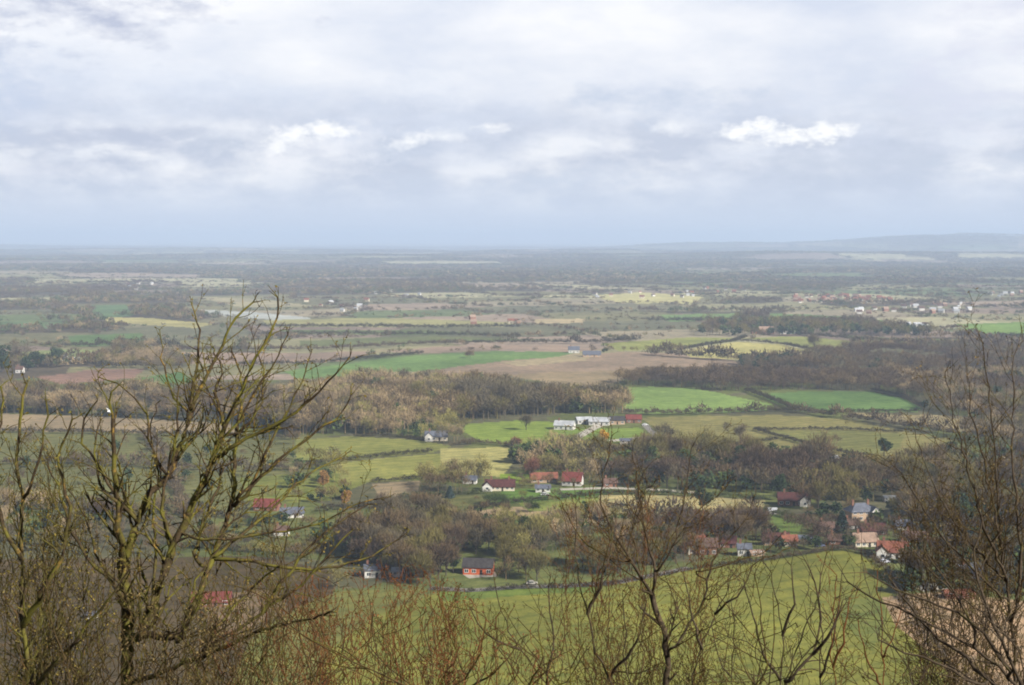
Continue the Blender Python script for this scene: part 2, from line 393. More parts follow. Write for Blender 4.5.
# ------------------------------------------------------------------ buildings
FOOT = []          # footprints (x, y, r) kept clear of trees
def house(px, py, w, label, cat='house', d=None, wh=2.6, rh=None, rz=0, wallm=None, roofm=None, chim=1, wins=3, name='house', door=True, gable_dark=False, hip=False, wing=None, group=None, clear=True):
    x, y, z = g1(px, py)
    w *= .88; d = (d or w * 0.5) * .92; wh = wh * .92; rh = rh * .9 if rh else None; rh = rh or d * 0.42
    y += d * 0.5
    z = float(min(hgt(x + s * w * .5, y + t * d * .5) for s in (-1, 1) for t in (-1, 1)))
    root = empty(name, (x, y, z), R(rz)); tag(root, label, cat, group)
    if clear: FOOT.append((x, y, math.hypot(w, d) / 2 * .92))
    hw, hd = w / 2, d / 2
    mb = MB()
    mb.add([(-hw, -hd, -1), (hw, -hd, -1), (hw, hd, -1), (-hw, hd, -1), (-hw, -hd, wh), (hw, -hd, wh), (hw, hd, wh), (-hw, hd, wh), (-hw, 0, wh + (0 if hip else rh) - .02), (hw, 0, wh + (0 if hip else rh) - .02)],
           [(0, 1, 5, 4), (2, 3, 7, 6), (1, 2, 6, 9, 5), (3, 0, 4, 8, 7)])
    mb.build('wall', wallm or m_white, root)
    # roof slabs with eaves and thickness
    e, t = 0.45, 0.22; rb = MB(); k = hd * 0.9 if hip else -e
    sl = rh / hd
    zlo = wh - e * sl
    def slab(sg):
        a = [(-hw - e, sg * (hd + e), zlo), (hw + e, sg * (hd + e), zlo), (hw - k, 0, wh + rh), (-hw + k, 0, wh + rh)]
        v = a + [(p[0], p[1], p[2] + t) for p in a]
        rb.add(v, [(0, 1, 2, 3), (7, 6, 5, 4), (0, 4, 5, 1), (1, 5, 6, 2), (3, 2, 6, 7), (0, 3, 7, 4)])
    slab(-1); slab(1)
    if hip:
        for sg in (-1, 1):
            rb.add([(sg * (hw + e), -hd - e, zlo + t), (sg * (hw + e), hd + e, zlo + t), (sg * (hw - k), 0, wh + rh + t)], [(0, 1, 2)])
    roof = rb.build('roof', roofm or m_brick, root)
    for i in range(chim):
        cx = (-hw * 0.6, hw * 0.62, 0.1 * hw)[i]; cb = MB(); top = wh + rh + 1.3
        cb.box(cx - .45, cx + .45, -.35, .35, wh + rh * 0.4, top); cb.box(cx - .55, cx + .55, -.45, .45, top, top + .2)
        for q in (-.2, .2): cb.box(cx + q - .12, cx + q + .12, -.12, .12, top + .2, top + .6)
        cb.build('chimney', m_brick, roof)
    floors = 2 if wh > 4 else 1
    for fl in range(floors):
        for i in range(wins):
            wx = -hw + (i + 0.5) * w / wins; zb = 0.9 + fl * 2.6
            if door and fl == 0 and i == wins // 2: continue
            fb = MB(); ww = min(1.5, w / wins * 0.5) / 2
            fb.box(wx - ww - .1, wx + ww + .1, -hd - .06, -hd + .02, zb - .1, zb); fb.box(wx - ww - .1, wx + ww + .1, -hd - .06, -hd + .02, zb + 1.2, zb + 1.3)
            for q in (-ww - .1, ww, -.05): fb.box(wx + q, wx + q + .1, -hd - .055, -hd + .02, zb, zb + 1.2)
            fo = fb.build('window', m_frame, root)
            pb = MB(); pb.box(wx - ww, wx + ww, -hd - .03, -hd + .01, zb, zb + 1.2); pb.build('pane', m_glass, fo)
    if door:
        wx = -hw + (wins // 2 + 0.5) * w / wins; db = MB(); db.box(wx - .5, wx + .5, -hd - .07, -hd + .02, 0, 2.1)
        do = db.build('door', m_dark, root); hb = MB(); hb.box(wx + .32, wx + .4, -hd - .12, -hd - .07, 1.0, 1.1); hb.build('handle', m_frame, do)
    if wing:   # front-facing gable wing: (offset x, width, wall material, roof material)
        ox, gw, gm, gr = wing; g = gw / 2; gh = wh + .3; grh = g * 0.95; y0 = -hd - 1.8
        mb = MB(); mb.add([(ox - g, y0, -1), (ox + g, y0, -1), (ox + g, 0, -1), (ox - g, 0, -1), (ox - g, y0, gh), (ox + g, y0, gh), (ox + g, 0, gh), (ox - g, 0, gh), (ox, y0, gh + grh), (ox, 0, gh + grh)],
                          [(0, 1, 5, 8, 4), (1, 2, 6, 5), (3, 0, 4, 7)])
        mb.build('gable_wing', gm, root)
        rb = MB()
        for sg in (-1, 1):
            a = [(ox + sg * (g + .35), y0 - .35, gh - .33), (ox, y0 - .35, gh + grh), (ox, .5, gh + grh), (ox + sg * (g + .35), .5, gh - .33)]
            v = a + [(p[0], p[1], p[2] + .2) for p in a]
            rb.add(v, [(0, 1, 2, 3), (7, 6, 5, 4), (0, 4, 5, 1), (2, 6, 7, 3), (0, 3, 7, 4)])
        rb.build('wing_roof', gr, root)
        fb = MB(); fb.box(ox - .8, ox + .8, y0 - .06, y0 + .02, 1.0, 2.3); fo = fb.build('window', m_frame, root)
        pb = MB(); pb.box(ox - .68, ox + .68, y0 - .09, y0 - .05, 1.12, 2.18); pb.build('pane', m_glass, fo)
        if gable_dark:
            for sg in (-1, 1):
                tb = MB(); a = [(ox + sg * g, y0 - .08, gh), (ox, y0 - .08, gh + grh), (ox, y0 - .08, gh + grh - .35), (ox + sg * (g - .35), y0 - .08, gh)]
                v = a + [(p[0], p[1] + .05, p[2]) for p in a]; tb.add(v, [(0, 1, 2, 3), (7, 6, 5, 4), (0, 4, 5, 1), (3, 2, 6, 7)]); tb.build('timber', m_dark, root)
    return root
house(500, 491, 17, 'long cottage with burgundy roof and white timbered gable by the strip field', 'cottage', 7, 2.6, 3.4, 0, m_cream, m_burg, 2, 6, 'cottage', wing=(-6.5, 5, m_white, m_burg), gable_dark=True)
house(573, 486, 11.5, 'white farmhouse with bright red tiled roof beside the pale lane', 'farmhouse', 8, 3.0, 4.4, -14, m_white, m_redtile, 2, 4, 'farmhouse')
house(544, 483, 16, 'long low barn with orange red roof behind the farmyard trees', 'barn', 7, 2.4, 3.2, 4, m_tanwall, m_orangetile, 0, 4, 'barn')
house(543, 492.5, 8.5, 'small white cottage with grey roof in front of the orange red barn', 'cottage', 5, 2.4, 1.6, 0, m_white, m_slate, 1, 3, 'cottage')
house(478.5, 575, 13, 'orange boarded barn with dark roof beside the sandy yard', 'barn', 8, 3.4, 2.8, -6, m_orange, m_darkroof, 0, 4, 'barn')
house(436, 441, 16, 'white gabled house with grey roof at the end of the hedged fields', 'house', 7, 3.2, 3.4, 6, m_cream, m_slate, 1, 4, wing=(-5, 5, m_white, m_slate))
house(565, 430, 15, 'white house with pale grey roof beside the farm track', 'house', 9, 3.4, 3.0, -15, m_white, m_paleroof, 1, 4)
house(600, 425.5, 16, 'largest white roofed barn at the top of the farm track', 'barn', 11, 3.0, 2.6, -8, m_white, m_paleroof, 0, 4, 'barn')
house(617, 424.5, 12, 'dark roofed barn next to the white roofed barns', 'barn', 9, 3.2, 2.6, 4, m_tanwall, m_darkroof, 0, 3, 'barn')
house(584, 424, 12, 'small white roofed shed beside the farm track', 'shed', 8, 3.0, 2.0, 12, m_white, m_paleroof, 0, 3, 'shed')
house(634, 423, 12, 'red brick barn at the hedge below the bright green field', 'barn', 8, 3.0, 3.0, 0, m_brick, m_redtile, 0, 3, 'barn')
house(662, 442, 6, 'tiny white cottage on the bend of the grey lane', 'cottage', 5, 2.6, 2.2, 10, m_white, m_browntile, 1, 2, 'cottage')
house(626, 444, 8, 'grey roofed shed on the track below the barns', 'shed', 5, 2.2, 1.4, 0, m_white, m_slate, 0, 2, 'shed')
house(832, 461, 9, 'white shed at the corner of the olive fields', 'shed', 5, 2.0, 1.2, 8, m_white, m_paleroof, 0, 2, 'shed')
house(846, 465, 12, 'low pale grey barn next to the white shed in dark woods', 'barn', 5, 1.8, 1.2, -5, m_tanwall, m_slate, 0, 3, 'barn')
house(918, 477, 6, 'small white hut among the trees behind the village', 'hut', 4, 2.0, 1.2, 0, m_white, m_paleroof, 0, 2, 'hut')
house(795, 506, 17, 'long house with burgundy roof and white end bay above the green paddock', 'house', 8, 3.0, 3.6, -8, m_brick, m_burg, 2, 5, wing=(5.2, 5, m_white, m_burg))
house(862, 521, 14, 'tall grey roofed house with white trimmed bay and two chimneys', 'house', 9, 5.0, 3.4, 14, m_tanwall, m_slate, 2, 4, hip=True, wing=(5, 3.6, m_white, m_slate))
house(890.5, 502, 6.5, 'white mobile cabin in the shade of the dark trees', 'cabin', 4, 2.4, 0.7, 0, m_white, m_paleroof, 0, 3, 'cabin')
house(827, 532, 8, 'small bungalow with brown roof beside the blue green conifer', 'bungalow', 6, 2.2, 2.4, 5, m_tanwall, m_browntile, 1, 3, 'bungalow')
house(874, 535, 12, 'long house with burgundy roof behind the orange roofed villa', 'house', 6, 2.6, 2.8, 3, m_brick, m_burg, 1, 4)
house(866, 547, 11, 'terrace with weathered tan roof beside the orange roofed villa', 'terrace', 6, 2.8, 3.2, 8, m_cream, m_tantile, 1, 4, 'terrace')
house(895, 559, 13, 'white villa with bright orange roof at the field edge', 'villa', 8, 3.2, 3.8, -10, m_white, m_orangetile, 2, 4, 'villa', wing=(-4.2, 4.6, m_white, m_orangetile))
house(917, 543, 11, 'house with purple brown roof and white bargeboard behind the villa', 'house', 6, 2.4, 2.8, -12, m_brick, m_browntile, 1, 3, wing=(4, 4, m_white, m_browntile))
house(777, 545, 12, 'long low house with burgundy roof by the paddock', 'house', 6, 2.4, 3.0, 0, m_tanwall, m_burg, 1, 4)
house(806, 543, 6, 'small white garage beside the long low burgundy roofed house', 'garage', 4, 2.2, 1.2, 0, m_white, m_slate, 0, 2, 'garage')
house(745, 556, 6, 'white cottage with grey roof at the edge of the nearest field', 'cottage', 5, 3.4, 1.8, -4, m_white, m_slate, 1, 2, 'cottage')
house(757, 556.5, 6, 'tan single storey annex beside the white cottage', 'annex', 4, 1.8, 0.8, 10, m_tanwall, m_tantile, 0, 2, 'annex', door=False)
house(696, 554, 9, 'cream house with terracotta roof seen through bare branches', 'house', 7, 4.6, 3.0, 12, m_cream, m_orangetile, 1, 3)
house(709, 555, 8, 'brick house with brown roof next to the terracotta roofed one', 'house', 6, 4.2, 3.0, -8, m_brick, m_browntile, 1, 3)
house(773, 514, 4, 'white summerhouse on the lawn above the paddock', 'summerhouse', 3, 2.0, 0.9, 0, m_white, m_paleroof, 0, 1, 'summerhouse')
house(291, 518, 12, 'white bungalow with grey roof between the hedged pastures', 'bungalow', 7, 2.4, 2.4, 10, m_white, m_slate, 1, 4, 'bungalow')
house(266, 511, 13, 'barn with dark red roof beside the white bungalow', 'barn', 7, 2.4, 3.4, -6, m_brick, m_redtile, 0, 3, 'barn')
house(281, 536, 7, 'tiny white house behind the dark hedge below the bungalow', 'house', 5, 2.4, 2.0, 0, m_white, m_browntile, 1, 2)
house(383, 551, 9, 'pale pinkish walled house half hidden by the twiggy shrub', 'house', 6, 3.0, 1.6, -6, m_cream, m_slate, 0, 3)
house(372, 578, 7, 'white house with two chimneys behind the reddish shrub', 'house', 5, 3.4, 1.8, 8, m_white, m_slate, 2, 2)
house(398, 577, 5, 'small white outhouse near the reddish shrub', 'outhouse', 4, 2.4, 1.2, 0, m_white, m_paleroof, 0, 2, 'outhouse')
house(210, 607, 15, 'long barn with red roof behind the mossy tree', 'barn', 7, 2.0, 3.0, 4, m_brick, m_redtile, 0, 4, 'barn')
house(91, 619, 3.6, 'small white shed glimpsed through the tangled branches', 'shed', 3, 1.6, .8, 0, m_white, m_slate, 0, 1, 'shed')
house(62, 362.5, 10, 'small white farmhouse between dark evergreen trees on the plain', 'farmhouse', 8, 5, 3.4, 0, m_white, m_slate, 1, 2, 'farmhouse')
house(85, 363, 34, 'long white roofed cowshed on the distant plain', 'cowshed', 12, 3.0, 3.2, 4, m_dark, m_paleroof, 0, 5, 'cowshed')
house(19, 373, 8, 'tiny white cottage under the evergreen trees on the plain', 'cottage', 7, 4, 3, 0, m_white, m_browntile, 1, 2, 'cottage')
house(972, 579, 11, 'grey roofed house with white walls behind the arching branches', 'house', 7, 3.2, 2.6, 20, m_white, m_slate, 1, 3)
house(985, 584, 8, 'pale grey shed next to the house behind the arching branches', 'shed', 6, 2.6, 2.0, -8, m_cream, m_slate, 0, 2, 'shed')
house(960, 599, 12, 'low shed with terracotta roof at the head of the tan field', 'shed', 5, 1.6, 1.6, 4, m_brick, m_orangetile, 0, 3, 'shed')
house(740, 327, 26, 'pale yellow manor among trees on the middle plain', 'manor', 12, 6, 5, 0, m_cream, m_browntile, 2, 5, 'manor')
house(788, 334, 22, 'white farmhouse among dark trees beyond the yellow field', 'farmhouse', 12, 6, 5, 0, m_white, m_browntile, 2, 4, 'farmhouse')
house(763, 334, 34, 'long brick house beyond the yellow field', 'house', 12, 5, 6, 0, m_brick, m_tantile, 2, 5)
house(574, 353, 14, 'white cottage beside the tan stubble strip', 'cottage', 9, 4, 4, 0, m_white, m_slate, 1, 3, 'cottage')
house(592, 357, 22, 'grey roofed farm building in the scrub beyond the heath', 'barn', 10, 3, 4, 0, m_tanwall, m_slate, 0, 4, 'barn')

house(852, 529, 7, 'tiny white cottage just left of the burgundy roofed long house', 'cottage', 5, 2.4, 2.2, 6, m_white, m_browntile, 1, 2, 'cottage')
house(838, 545, 8, 'low brick cottage with brown roof left of the terrace', 'cottage', 5, 2.4, 2.2, -6, m_brick, m_browntile, 1, 2, 'cottage')
house(790, 546, 7, 'cream cottage with terracotta roof between garage and low house', 'cottage', 5, 2.4, 2.4, 8, m_cream, m_orangetile, 1, 2, 'cottage')
house(728, 548, 8, 'brick cottage with dark red roof behind the white cottage', 'cottage', 6, 2.6, 2.8, -10, m_brick, m_burg, 1, 2, 'cottage')
house(674, 550, 7, 'small cream cottage left of the terracotta roofed house', 'cottage', 5, 2.6, 2.4, 5, m_cream, m_browntile, 1, 2, 'cottage')
house(934, 551, 8, 'small brick house right of the purple brown roofed house', 'house', 5, 2.6, 2.6, 10, m_brick, m_browntile, 1, 2)
house(905, 530, 8, 'grey roofed cottage between cabin and villa', 'cottage', 5, 2.4, 2.4, -6, m_cream, m_slate, 1, 2, 'cottage')
house(813, 497, 8, 'brown roofed outbuilding behind the long burgundy roofed house', 'outbuilding', 5, 2.2, 2.0, 4, m_brick, m_browntile, 0, 2, 'outbuilding')
house(470, 484, 8, 'little white lodge among garden trees by the burgundy cottage', 'lodge', 5, 2.4, 2.0, -8, m_white, m_slate, 1, 2, 'lodge')
house(610, 487, 8, 'brick lodge with dark roof beside the bright red farmhouse', 'lodge', 5, 2.4, 2.2, 8, m_brick, m_browntile, 1, 2, 'lodge')
def van(px, py, col, label, rz, cat_='van'):
    x, y, z = g1(px, py); z += .1; r = empty('parked_van' if cat_ == 'van' else 'parked_car', (x, y, z), R(rz)); tag(r, label, cat_)
    m = simple('van_paint' if cat_ == 'van' else 'car_paint', col, tuple(c * .85 for c in col), 1, .35, .4); k = 1.0 if cat_ == 'van' else .72
    prof = [(-2.3, .35), (2.3, .35), (2.35, .95 * k), (1.75, 1.1 * k), (1.2, 1.85 * k), (-2.1, 1.95 * k), (-2.35, 1.0 * k)]
    if cat_ != 'van': prof = [(-2.1, .3), (2.1, .3), (2.15, .7), (1.2, .85), (.6, 1.4), (-1.1, 1.42), (-1.8, .9), (-2.15, .85)]
    n = len(prof); v = [(a, s_ * .9, b_) for s_ in (-1, 1) for a, b_ in prof]; f = [tuple(range(n)), tuple(range(2 * n - 1, n - 1, -1))] + [(i, n + i, n + (i + 1) % n, (i + 1) % n) for i in range(n)]
    mesh_obj('body', v, f, m, r)
    for sx in (-1.4, 1.4):
        for sy in (-.85, .85):
            a = np.arange(12) * math.pi / 6; v = [(sx + .33 * math.cos(q), sy + t_, .33 + .33 * math.sin(q)) for t_ in (-.12, .12) for q in a]
            mesh_obj('wheel', v, [tuple(range(12)), tuple(range(23, 11, -1))] + [(i, 12 + i, 12 + (i + 1) % 12, (i + 1) % 12) for i in range(12)], m_dark, r)
    wb = MB(); wb.box(-1.6 if cat_ != 'van' else .2, .5 if cat_ != 'van' else 1.2, -.915, .915, .95 * k + .1, 1.6 * k + .1); wb.build('window', m_glass, r)
van(532, 584.5, (.40, .38, .33), 'beige car on the lane by the nearest field', 2, 'car')
van(545, 495.5, (.6, .6, .6), 'pale car parked before the small grey roofed cottage', 0, 'car')
van(884, 563, (.5, .5, .55), 'silver car parked beside the orange roofed villa', 10, 'car')
van(645, 425.5, (.7, .7, .7), 'white car near the red brick barn', 15, 'car')
van(820, 547, (.1, .12, .2), 'dark blue car on the verge before the brick cottages', 5, 'car')

# distant villages: every house a simple gabled block of its own
def far_house_mesh(wm, rm):
    v = [(-.5, -.35, -.1), (.5, -.35, -.1), (.5, .35, -.1), (-.5, .35, -.1), (-.5, -.35, .45), (.5, -.35, .45), (.5, .35, .45), (-.5, .35, .45), (-.5, 0, .78), (.5, 0, .78),
         (-.55, -.4, .41), (.55, -.4, .41), (.55, 0, .80), (-.55, 0, .80), (-.55, .4, .41), (.55, .4, .41)]
    f = [(0, 1, 5, 4), (2, 3, 7, 6), (1, 2, 6, 9, 5), (3, 0, 4, 8, 7), (10, 11, 12, 13), (13, 12, 15, 14)]
    me = bpy.data.meshes.new('distant_house'); me.from_pydata(v, [], f); me.materials.append(wm); me.materials.append(rm)
    for i, p in enumerate(me.polygons): p.material_index = 1 if i >= 4 else 0
    return me
FH = [(far_house_mesh(m_white, m_browntile), 'white walled brown roofed'), (far_house_mesh(m_cream, m_orangetile), 'cream walled terracotta roofed'),
      (far_house_mesh(m_brick, m_tantile), 'brick walled tan roofed'), (far_house_mesh(m_white, m_paleroof), 'white walled pale roofed'), (far_house_mesh(m_brick, m_orangetile), 'red brick terracotta roofed')]
VILL = [('in the pinkish far village', 795, 892, 296, 303, 60, (1, 2, 4, 0)), ('in the scattered village beyond the green strip', 855, 975, 303, 314, 30, (0, 3, 2)),
        ('on the lit rise in the mid distance', 590, 700, 291, 299, 16, (1, 3, 0)), ('in the hamlet beyond the olive strips', 375, 440, 287, 300, 10, (0, 3, 1)),
        ('along the grey wood at mid distance', 470, 520, 318, 326, 5, (1, 2, 0)), ('on the far side of the plain', 120, 180, 283, 291, 7, (3, 0)),
        ('beside the lane crossing the right plain', 875, 930, 326, 331, 10, (3, 0, 2)), ('near the blue ridge at the picture edge', 990, 1022, 290, 300, 8, (3, 2)),
        ('in the woods below the blue ridge', 700, 760, 286, 294, 9, (0, 3, 4)), ('on the farmland around the pale polytunnel field', 300, 370, 300, 312, 8, (3, 0, 1))]
fh_rng = random.Random(5)
fh_count = {}
fh_list = []
for where, x0, x1, y0, y1, n, kinds in VILL:
    for i in range(n):
        px = fh_rng.uniform(x0, x1); py = fh_rng.uniform(y0, y1); k = fh_rng.choice(kinds)
        x, y, z = g1(px, py); o = bpy.data.objects.new('distant_house', FH[k][0]); COL.objects.link(o)
        s = fh_rng.uniform(6, 10.5); o.location = (x, y, z); o.scale = (s, s * 0.8, s); o.rotation_euler = (0, 0, R(fh_rng.uniform(-40, 40)))
        fh_list.append((px, where, FH[k][1], o)); 
ORD = ['leftmost', *[q + ' from left' for q in 'second third fourth fifth sixth seventh eighth ninth tenth eleventh twelfth thirteenth fourteenth fifteenth sixteenth seventeenth eighteenth nineteenth twentieth'.split()]]
ORDR = [s.replace('left', 'right') for s in ORD]
def ordinal(i, n):
    if n == 1: return 'the only'
    if i <= (n - 1) // 2 or n < 4: return ORD[i] if i < len(ORD) else None
    j = n - 1 - i
    return ORDR[j] if j < len(ORDR) else None
def label_runs(items, cat, grp):
    """items: (px, where, look, object); labels that single each out by look, place and order"""
    by = {}
    for it in items: by.setdefault((it[1], it[2]), []).append(it)
    for (where, look), L in by.items():
        L.sort(key=lambda t: t[0]); n = len(L)
        for i, it in enumerate(L):
            if n == 1: lab = f'only {look} {cat} {where}'
            else:
                o_ = ordinal(i, n); lab = f'{look} {cat} {where}, {o_}' if o_ else f'{look} {cat} amid its kind {where}'
            tag(it[3], lab, cat, grp(where))
label_runs(fh_list, 'house', lambda w: 'houses ' + w)

# ------------------------------------------------------------------ tree prototypes (unit height)
def quads(P, D, Lh, Wd, rg):
    """thin blades: centre line from P along D, half width along a random perpendicular"""
    n = len(P); rnd = rg.normal(size=(n, 3)); S = np.cross(D, rnd); S /= np.linalg.norm(S, axis=1)[:, None] + 1e-9
    a = P - S * Wd[:, None] * .5; b_ = P + S * Wd[:, None] * .5
    E = P + D * Lh[:, None]; c_ = E + S * Wd[:, None] * .25; d_ = E - S * Wd[:, None] * .25
    v = np.stack([a, b_, c_, d_], 1).reshape(-1, 3); f = np.arange(4 * n).reshape(n, 4); return v, f
def tube(P, r, sides=5):
    P = np.asarray(P, float); r = np.asarray(r, float); n = len(P)
    T = np.gradient(P, axis=0); T /= np.linalg.norm(T, axis=1)[:, None] + 1e-9
    up = np.array([0.31, 0.17, 0.93]); U = np.cross(T, up); U /= np.linalg.norm(U, axis=1)[:, None] + 1e-9; V = np.cross(T, U)
    a = np.arange(sides) * 2 * math.pi / sides
    v = P[:, None, :] + r[:, None, None] * (U[:, None, :] * np.cos(a)[None, :, None] + V[:, None, :] * np.sin(a)[None, :, None])
    idx = np.arange(n * sides).reshape(n, sides); nx = np.roll(idx, -1, 1)
    f = np.stack([idx[:-1], nx[:-1], nx[1:], idx[1:]], -1).reshape(-1, 4)
    return v.reshape(-1, 3), f
def cat(parts):
    vs, fs, o = [], [], 0
    for v, f in parts: vs.append(v); fs.append(f + o); o += len(v)
    return np.concatenate(vs), np.concatenate(fs)
def crown_bare(n, rg, wid=.012, ln=.13, rx=.36, cz=.60, rz=.42, lobes=9):
    # clumps on a few limbs so that the outline is uneven and gaps stay open
    C = []
    for i in range(lobes):
        a = rg.uniform(0, 2 * math.pi); e = rg.uniform(-.35, 1.0); q = rg.uniform(.45, .85)
        C.append((math.cos(a) * rx * q * math.sqrt(max(0.05, 1 - e * e * .8)), math.sin(a) * rx * q * math.sqrt(max(.05, 1 - e * e * .8)), cz + rz * e * q))
    C = np.array(C); k = rg.integers(0, lobes, n)
    P = C[k] + rg.normal(size=(n, 3)) * np.array([rx * .26, rx * .26, rz * .22])
    D = P - np.array([0, 0, cz - .3]); D /= np.linalg.norm(D, axis=1)[:, None]
    D = D + rg.normal(size=(n, 3)) * .45 + np.array([0, 0, .35]); D /= np.linalg.norm(D, axis=1)[:, None]
    P[:, 2] = np.maximum(P[:, 2], .12)
    return quads(P, D, rg.uniform(.6, 1.3, n) * ln, rg.uniform(.6, 1.4, n) * wid, rg), C
def limbs(C, rg, r0=.022):
    parts = [tube([(0, 0, -.05), (.01, 0, .12), (.0, .01, .3), (.01, 0, .55)], [r0, r0 * .85, r0 * .7, r0 * .3], 5)]
    for c_ in C:
        z0 = rg.uniform(.15, .38); m_ = np.array([c_[0] * .5, c_[1] * .5, (z0 + c_[2]) * .5 + .02])
        parts.append(tube([(0, 0, z0), m_, c_, c_ * 1.0 + np.array([c_[0] * .25, c_[1] * .25, .06])], [r0 * .55, r0 * .4, r0 * .22, r0 * .08], 4))
    return cat(parts)
def crown_leaf(n, rg, size=.035, shape='round'):
    if shape == 'cone':
        h_ = rg.uniform(0.04, 1, n) ** 1.0; rr = (1 - h_) * .24 * rg.uniform(.55, 1.1, n) + .01; a = rg.uniform(0, 2 * math.pi, n)
        P = np.stack([np.cos(a) * rr, np.sin(a) * rr, h_], 1); D = np.stack([np.cos(a), np.sin(a), np.full(n, -.35)], 1)
    else:
        L = 11; C = rg.normal(size=(L, 3)); C /= np.linalg.norm(C, axis=1)[:, None]; C = C * np.array([.22, .22, .30]) * rg.uniform(.5, 1, (L, 1)) + np.array([0, 0, .56])
        k = rg.integers(0, L, n); q = rg.normal(size=(n, 3)); q /= np.linalg.norm(q, axis=1)[:, None]
        P = C[k] + q * np.array([.15, .15, .14]) * rg.uniform(.6, 1.05, (n, 1)); D = q
    D = D + rg.normal(size=(n, 3)) * .6; D /= np.linalg.norm(D, axis=1)[:, None]
    return quads(P, D, rg.uniform(.6, 1.3, n) * size, rg.uniform(.6, 1.3, n) * size, rg)
def pm(name, vf, m):
    o = mesh_obj(name, vf[0], vf[1], m); me = o.data; bpy.data.objects.remove(o); return me
PROTO = {'bare': [], 'bush': [], 'ever': [], 'cone': []}
for i in range(6):
    rg = np.random.default_rng(100 + i); (cr, C) = crown_bare(1500, rg, .010, .12, rx=(.34, .40, .30, .38, .28, .36)[i], lobes=(9, 11, 8, 10, 7, 12)[i])
    PROTO['bare'].append((pm('crown', cr, m_plant), pm('trunk', limbs(C, rg), m_trunk)))
for i in range(3):
    rg = np.random.default_rng(200 + i); (cr, C) = crown_bare(1100, rg, .022, .16, rx=.5, cz=.45, rz=.42, lobes=9)
    PROTO['bush'].append((pm('crown', cr, m_plant), pm('trunk', limbs(C, rg, .02), m_trunk)))
for i in range(3):
    rg = np.random.default_rng(300 + i); PROTO['ever'].append((pm('crown', crown_leaf(1500, rg, .045), m_plant), pm('trunk', limbs(np.array([[.05, .05, .5], [-.08, 0, .6]]), rg), m_trunk)))
for i in range(2):
    rg = np.random.default_rng(400 + i); PROTO['cone'].append((pm('crown', crown_leaf(1400, rg, .05, 'cone'), m_plant), pm('trunk', limbs(np.array([[.01, .01, .7]]), rg), m_trunk)))
# lighter shapes for the merged masses
LOD = {}
for key, fn in (('bare', lambda rg: cat([crown_bare(320, rg, .019, .11)[0], tube([(0, 0, -.05), (0, 0, .5)], [.02, .008], 3)])),
                ('bush', lambda rg: crown_bare(150, rg, .045, .16, rx=.5, cz=.42, rz=.42)[0]),
                ('ever', lambda rg: crown_leaf(150, rg, .13)), ('cone', lambda rg: crown_leaf(110, rg, .13, 'cone')),
                ('far', lambda rg: crown_bare(44, rg, .10, .20, rx=.55, cz=.45, rz=.40, lobes=7)[0]), ('farther', lambda rg: crown_bare(18, rg, .20, .28, rx=.6, cz=.42, rz=.36, lobes=6)[0]),
                ('hedge', lambda rg: crown_bare(90, rg, .06, .18, rx=.62, cz=.45, rz=.42, lobes=7)[0])):
    LOD[key] = [fn(np.random.default_rng(500 + i)) for i in range(5)]

BR = (.130, .090, .045); GR = (.115, .093, .056); PU = (.092, .062, .040); OL = (.15, .125, .040); YG = (.25, .22, .07); TN = (.27, .20, .11); EV = (.035, .055, .022); IV = (.06, .085, .025)
OR = (.34, .19, .06); RD = (.22, .10, .065); GO = (.58, .34, .05)
LOOK = {BR: 'bare brown', GR: 'bare grey', PU: 'bare purplish', OL: 'olive tinged', YG: 'yellow green', TN: 'bare buff', EV: 'dark evergreen', IV: 'ivy green', OR: 'orange leaved', RD: 'bare reddish', GO: 'golden leaved'}

TREES = []      # dict(x,y,z,h,kind,col,where)
def free(x, y, pad=0):
    for fx, fy, fr in FOOT:
        if abs(x - fx) < fr + pad * .5 and -fr * .8 - 2.2 - pad * .5 < y - fy < fr + pad * .4: 
            return False
    return True
tr = random.Random(21)
def wood(poly, n, where, mix, h=(9, 15), space=4.0, skipfields=True):
    xs = [p[0] for p in poly]; ys = [p[1] for p in poly]
    got = []; tries = 0
    # uniform over the ground, not over the picture
    while len(got) < n and tries < 25:
        tries += 1
        PX = np.random.default_rng(1000 + tries + int(xs[0])).uniform(min(xs), max(xs), n * 2)
        q = np.random.default_rng(2000 + tries + int(ys[0])).uniform(0, 1, n * 2)
        a, b_ = 1 / (max(ys) - 236), 1 / (min(ys) - 236)
        PY = 236 + 1 / (a + (b_ - a) * q)
        m = inpoly(PX, PY, poly)
        if skipfields:
            for fp, _c in FIELDS: m &= ~inpoly(PX, PY, fp)
        PX, PY = PX[m], PY[m]
        X, Y, Z = ground(PX, PY)
        for i in range(len(PX)):
            if len(got) >= n: break
            hh = tr.uniform(*h) * (.8 + .5 * float(vnoise(X[i] / 30, Y[i] / 30, 5))) * (1.25 if tr.random() < .07 else 1)
            if any(abs(X[i] - g[0]) < space and abs(Y[i] - g[1]) < space for g in got[-400:]): continue
            if float(vnoise(X[i] / 19, Y[i] / 19, 8)) < .27 or not free(X[i], Y[i], hh * .25): continue
            got.append((X[i], Y[i]))
            cid = fbm(X[i] / 75, Y[i] / 75, 77, 2) + tr.uniform(-.16, .16)
            u = min(.999, max(0, (cid - .22) / .56)); s = 0
            for (kd, cl, w_) in mix:
                s += w_
                if u < s: break
            if kd in ('ever',): hh *= .9
            if kd == 'bush': hh *= .5
            TREES.append(dict(x=X[i], y=Y[i], z=Z[i], h=hh, kind=kd, col=cl, where=where, px=PX[i]))
def tree(px, py, h, kind, col, label=None, w=1.0, cat='tree'):
    x, y, z = g1(px, py); TREES.append(dict(x=x, y=y, z=z, h=h, kind=kind, col=col, where=None, px=px, label=label, w=w, cat=cat, must=True))

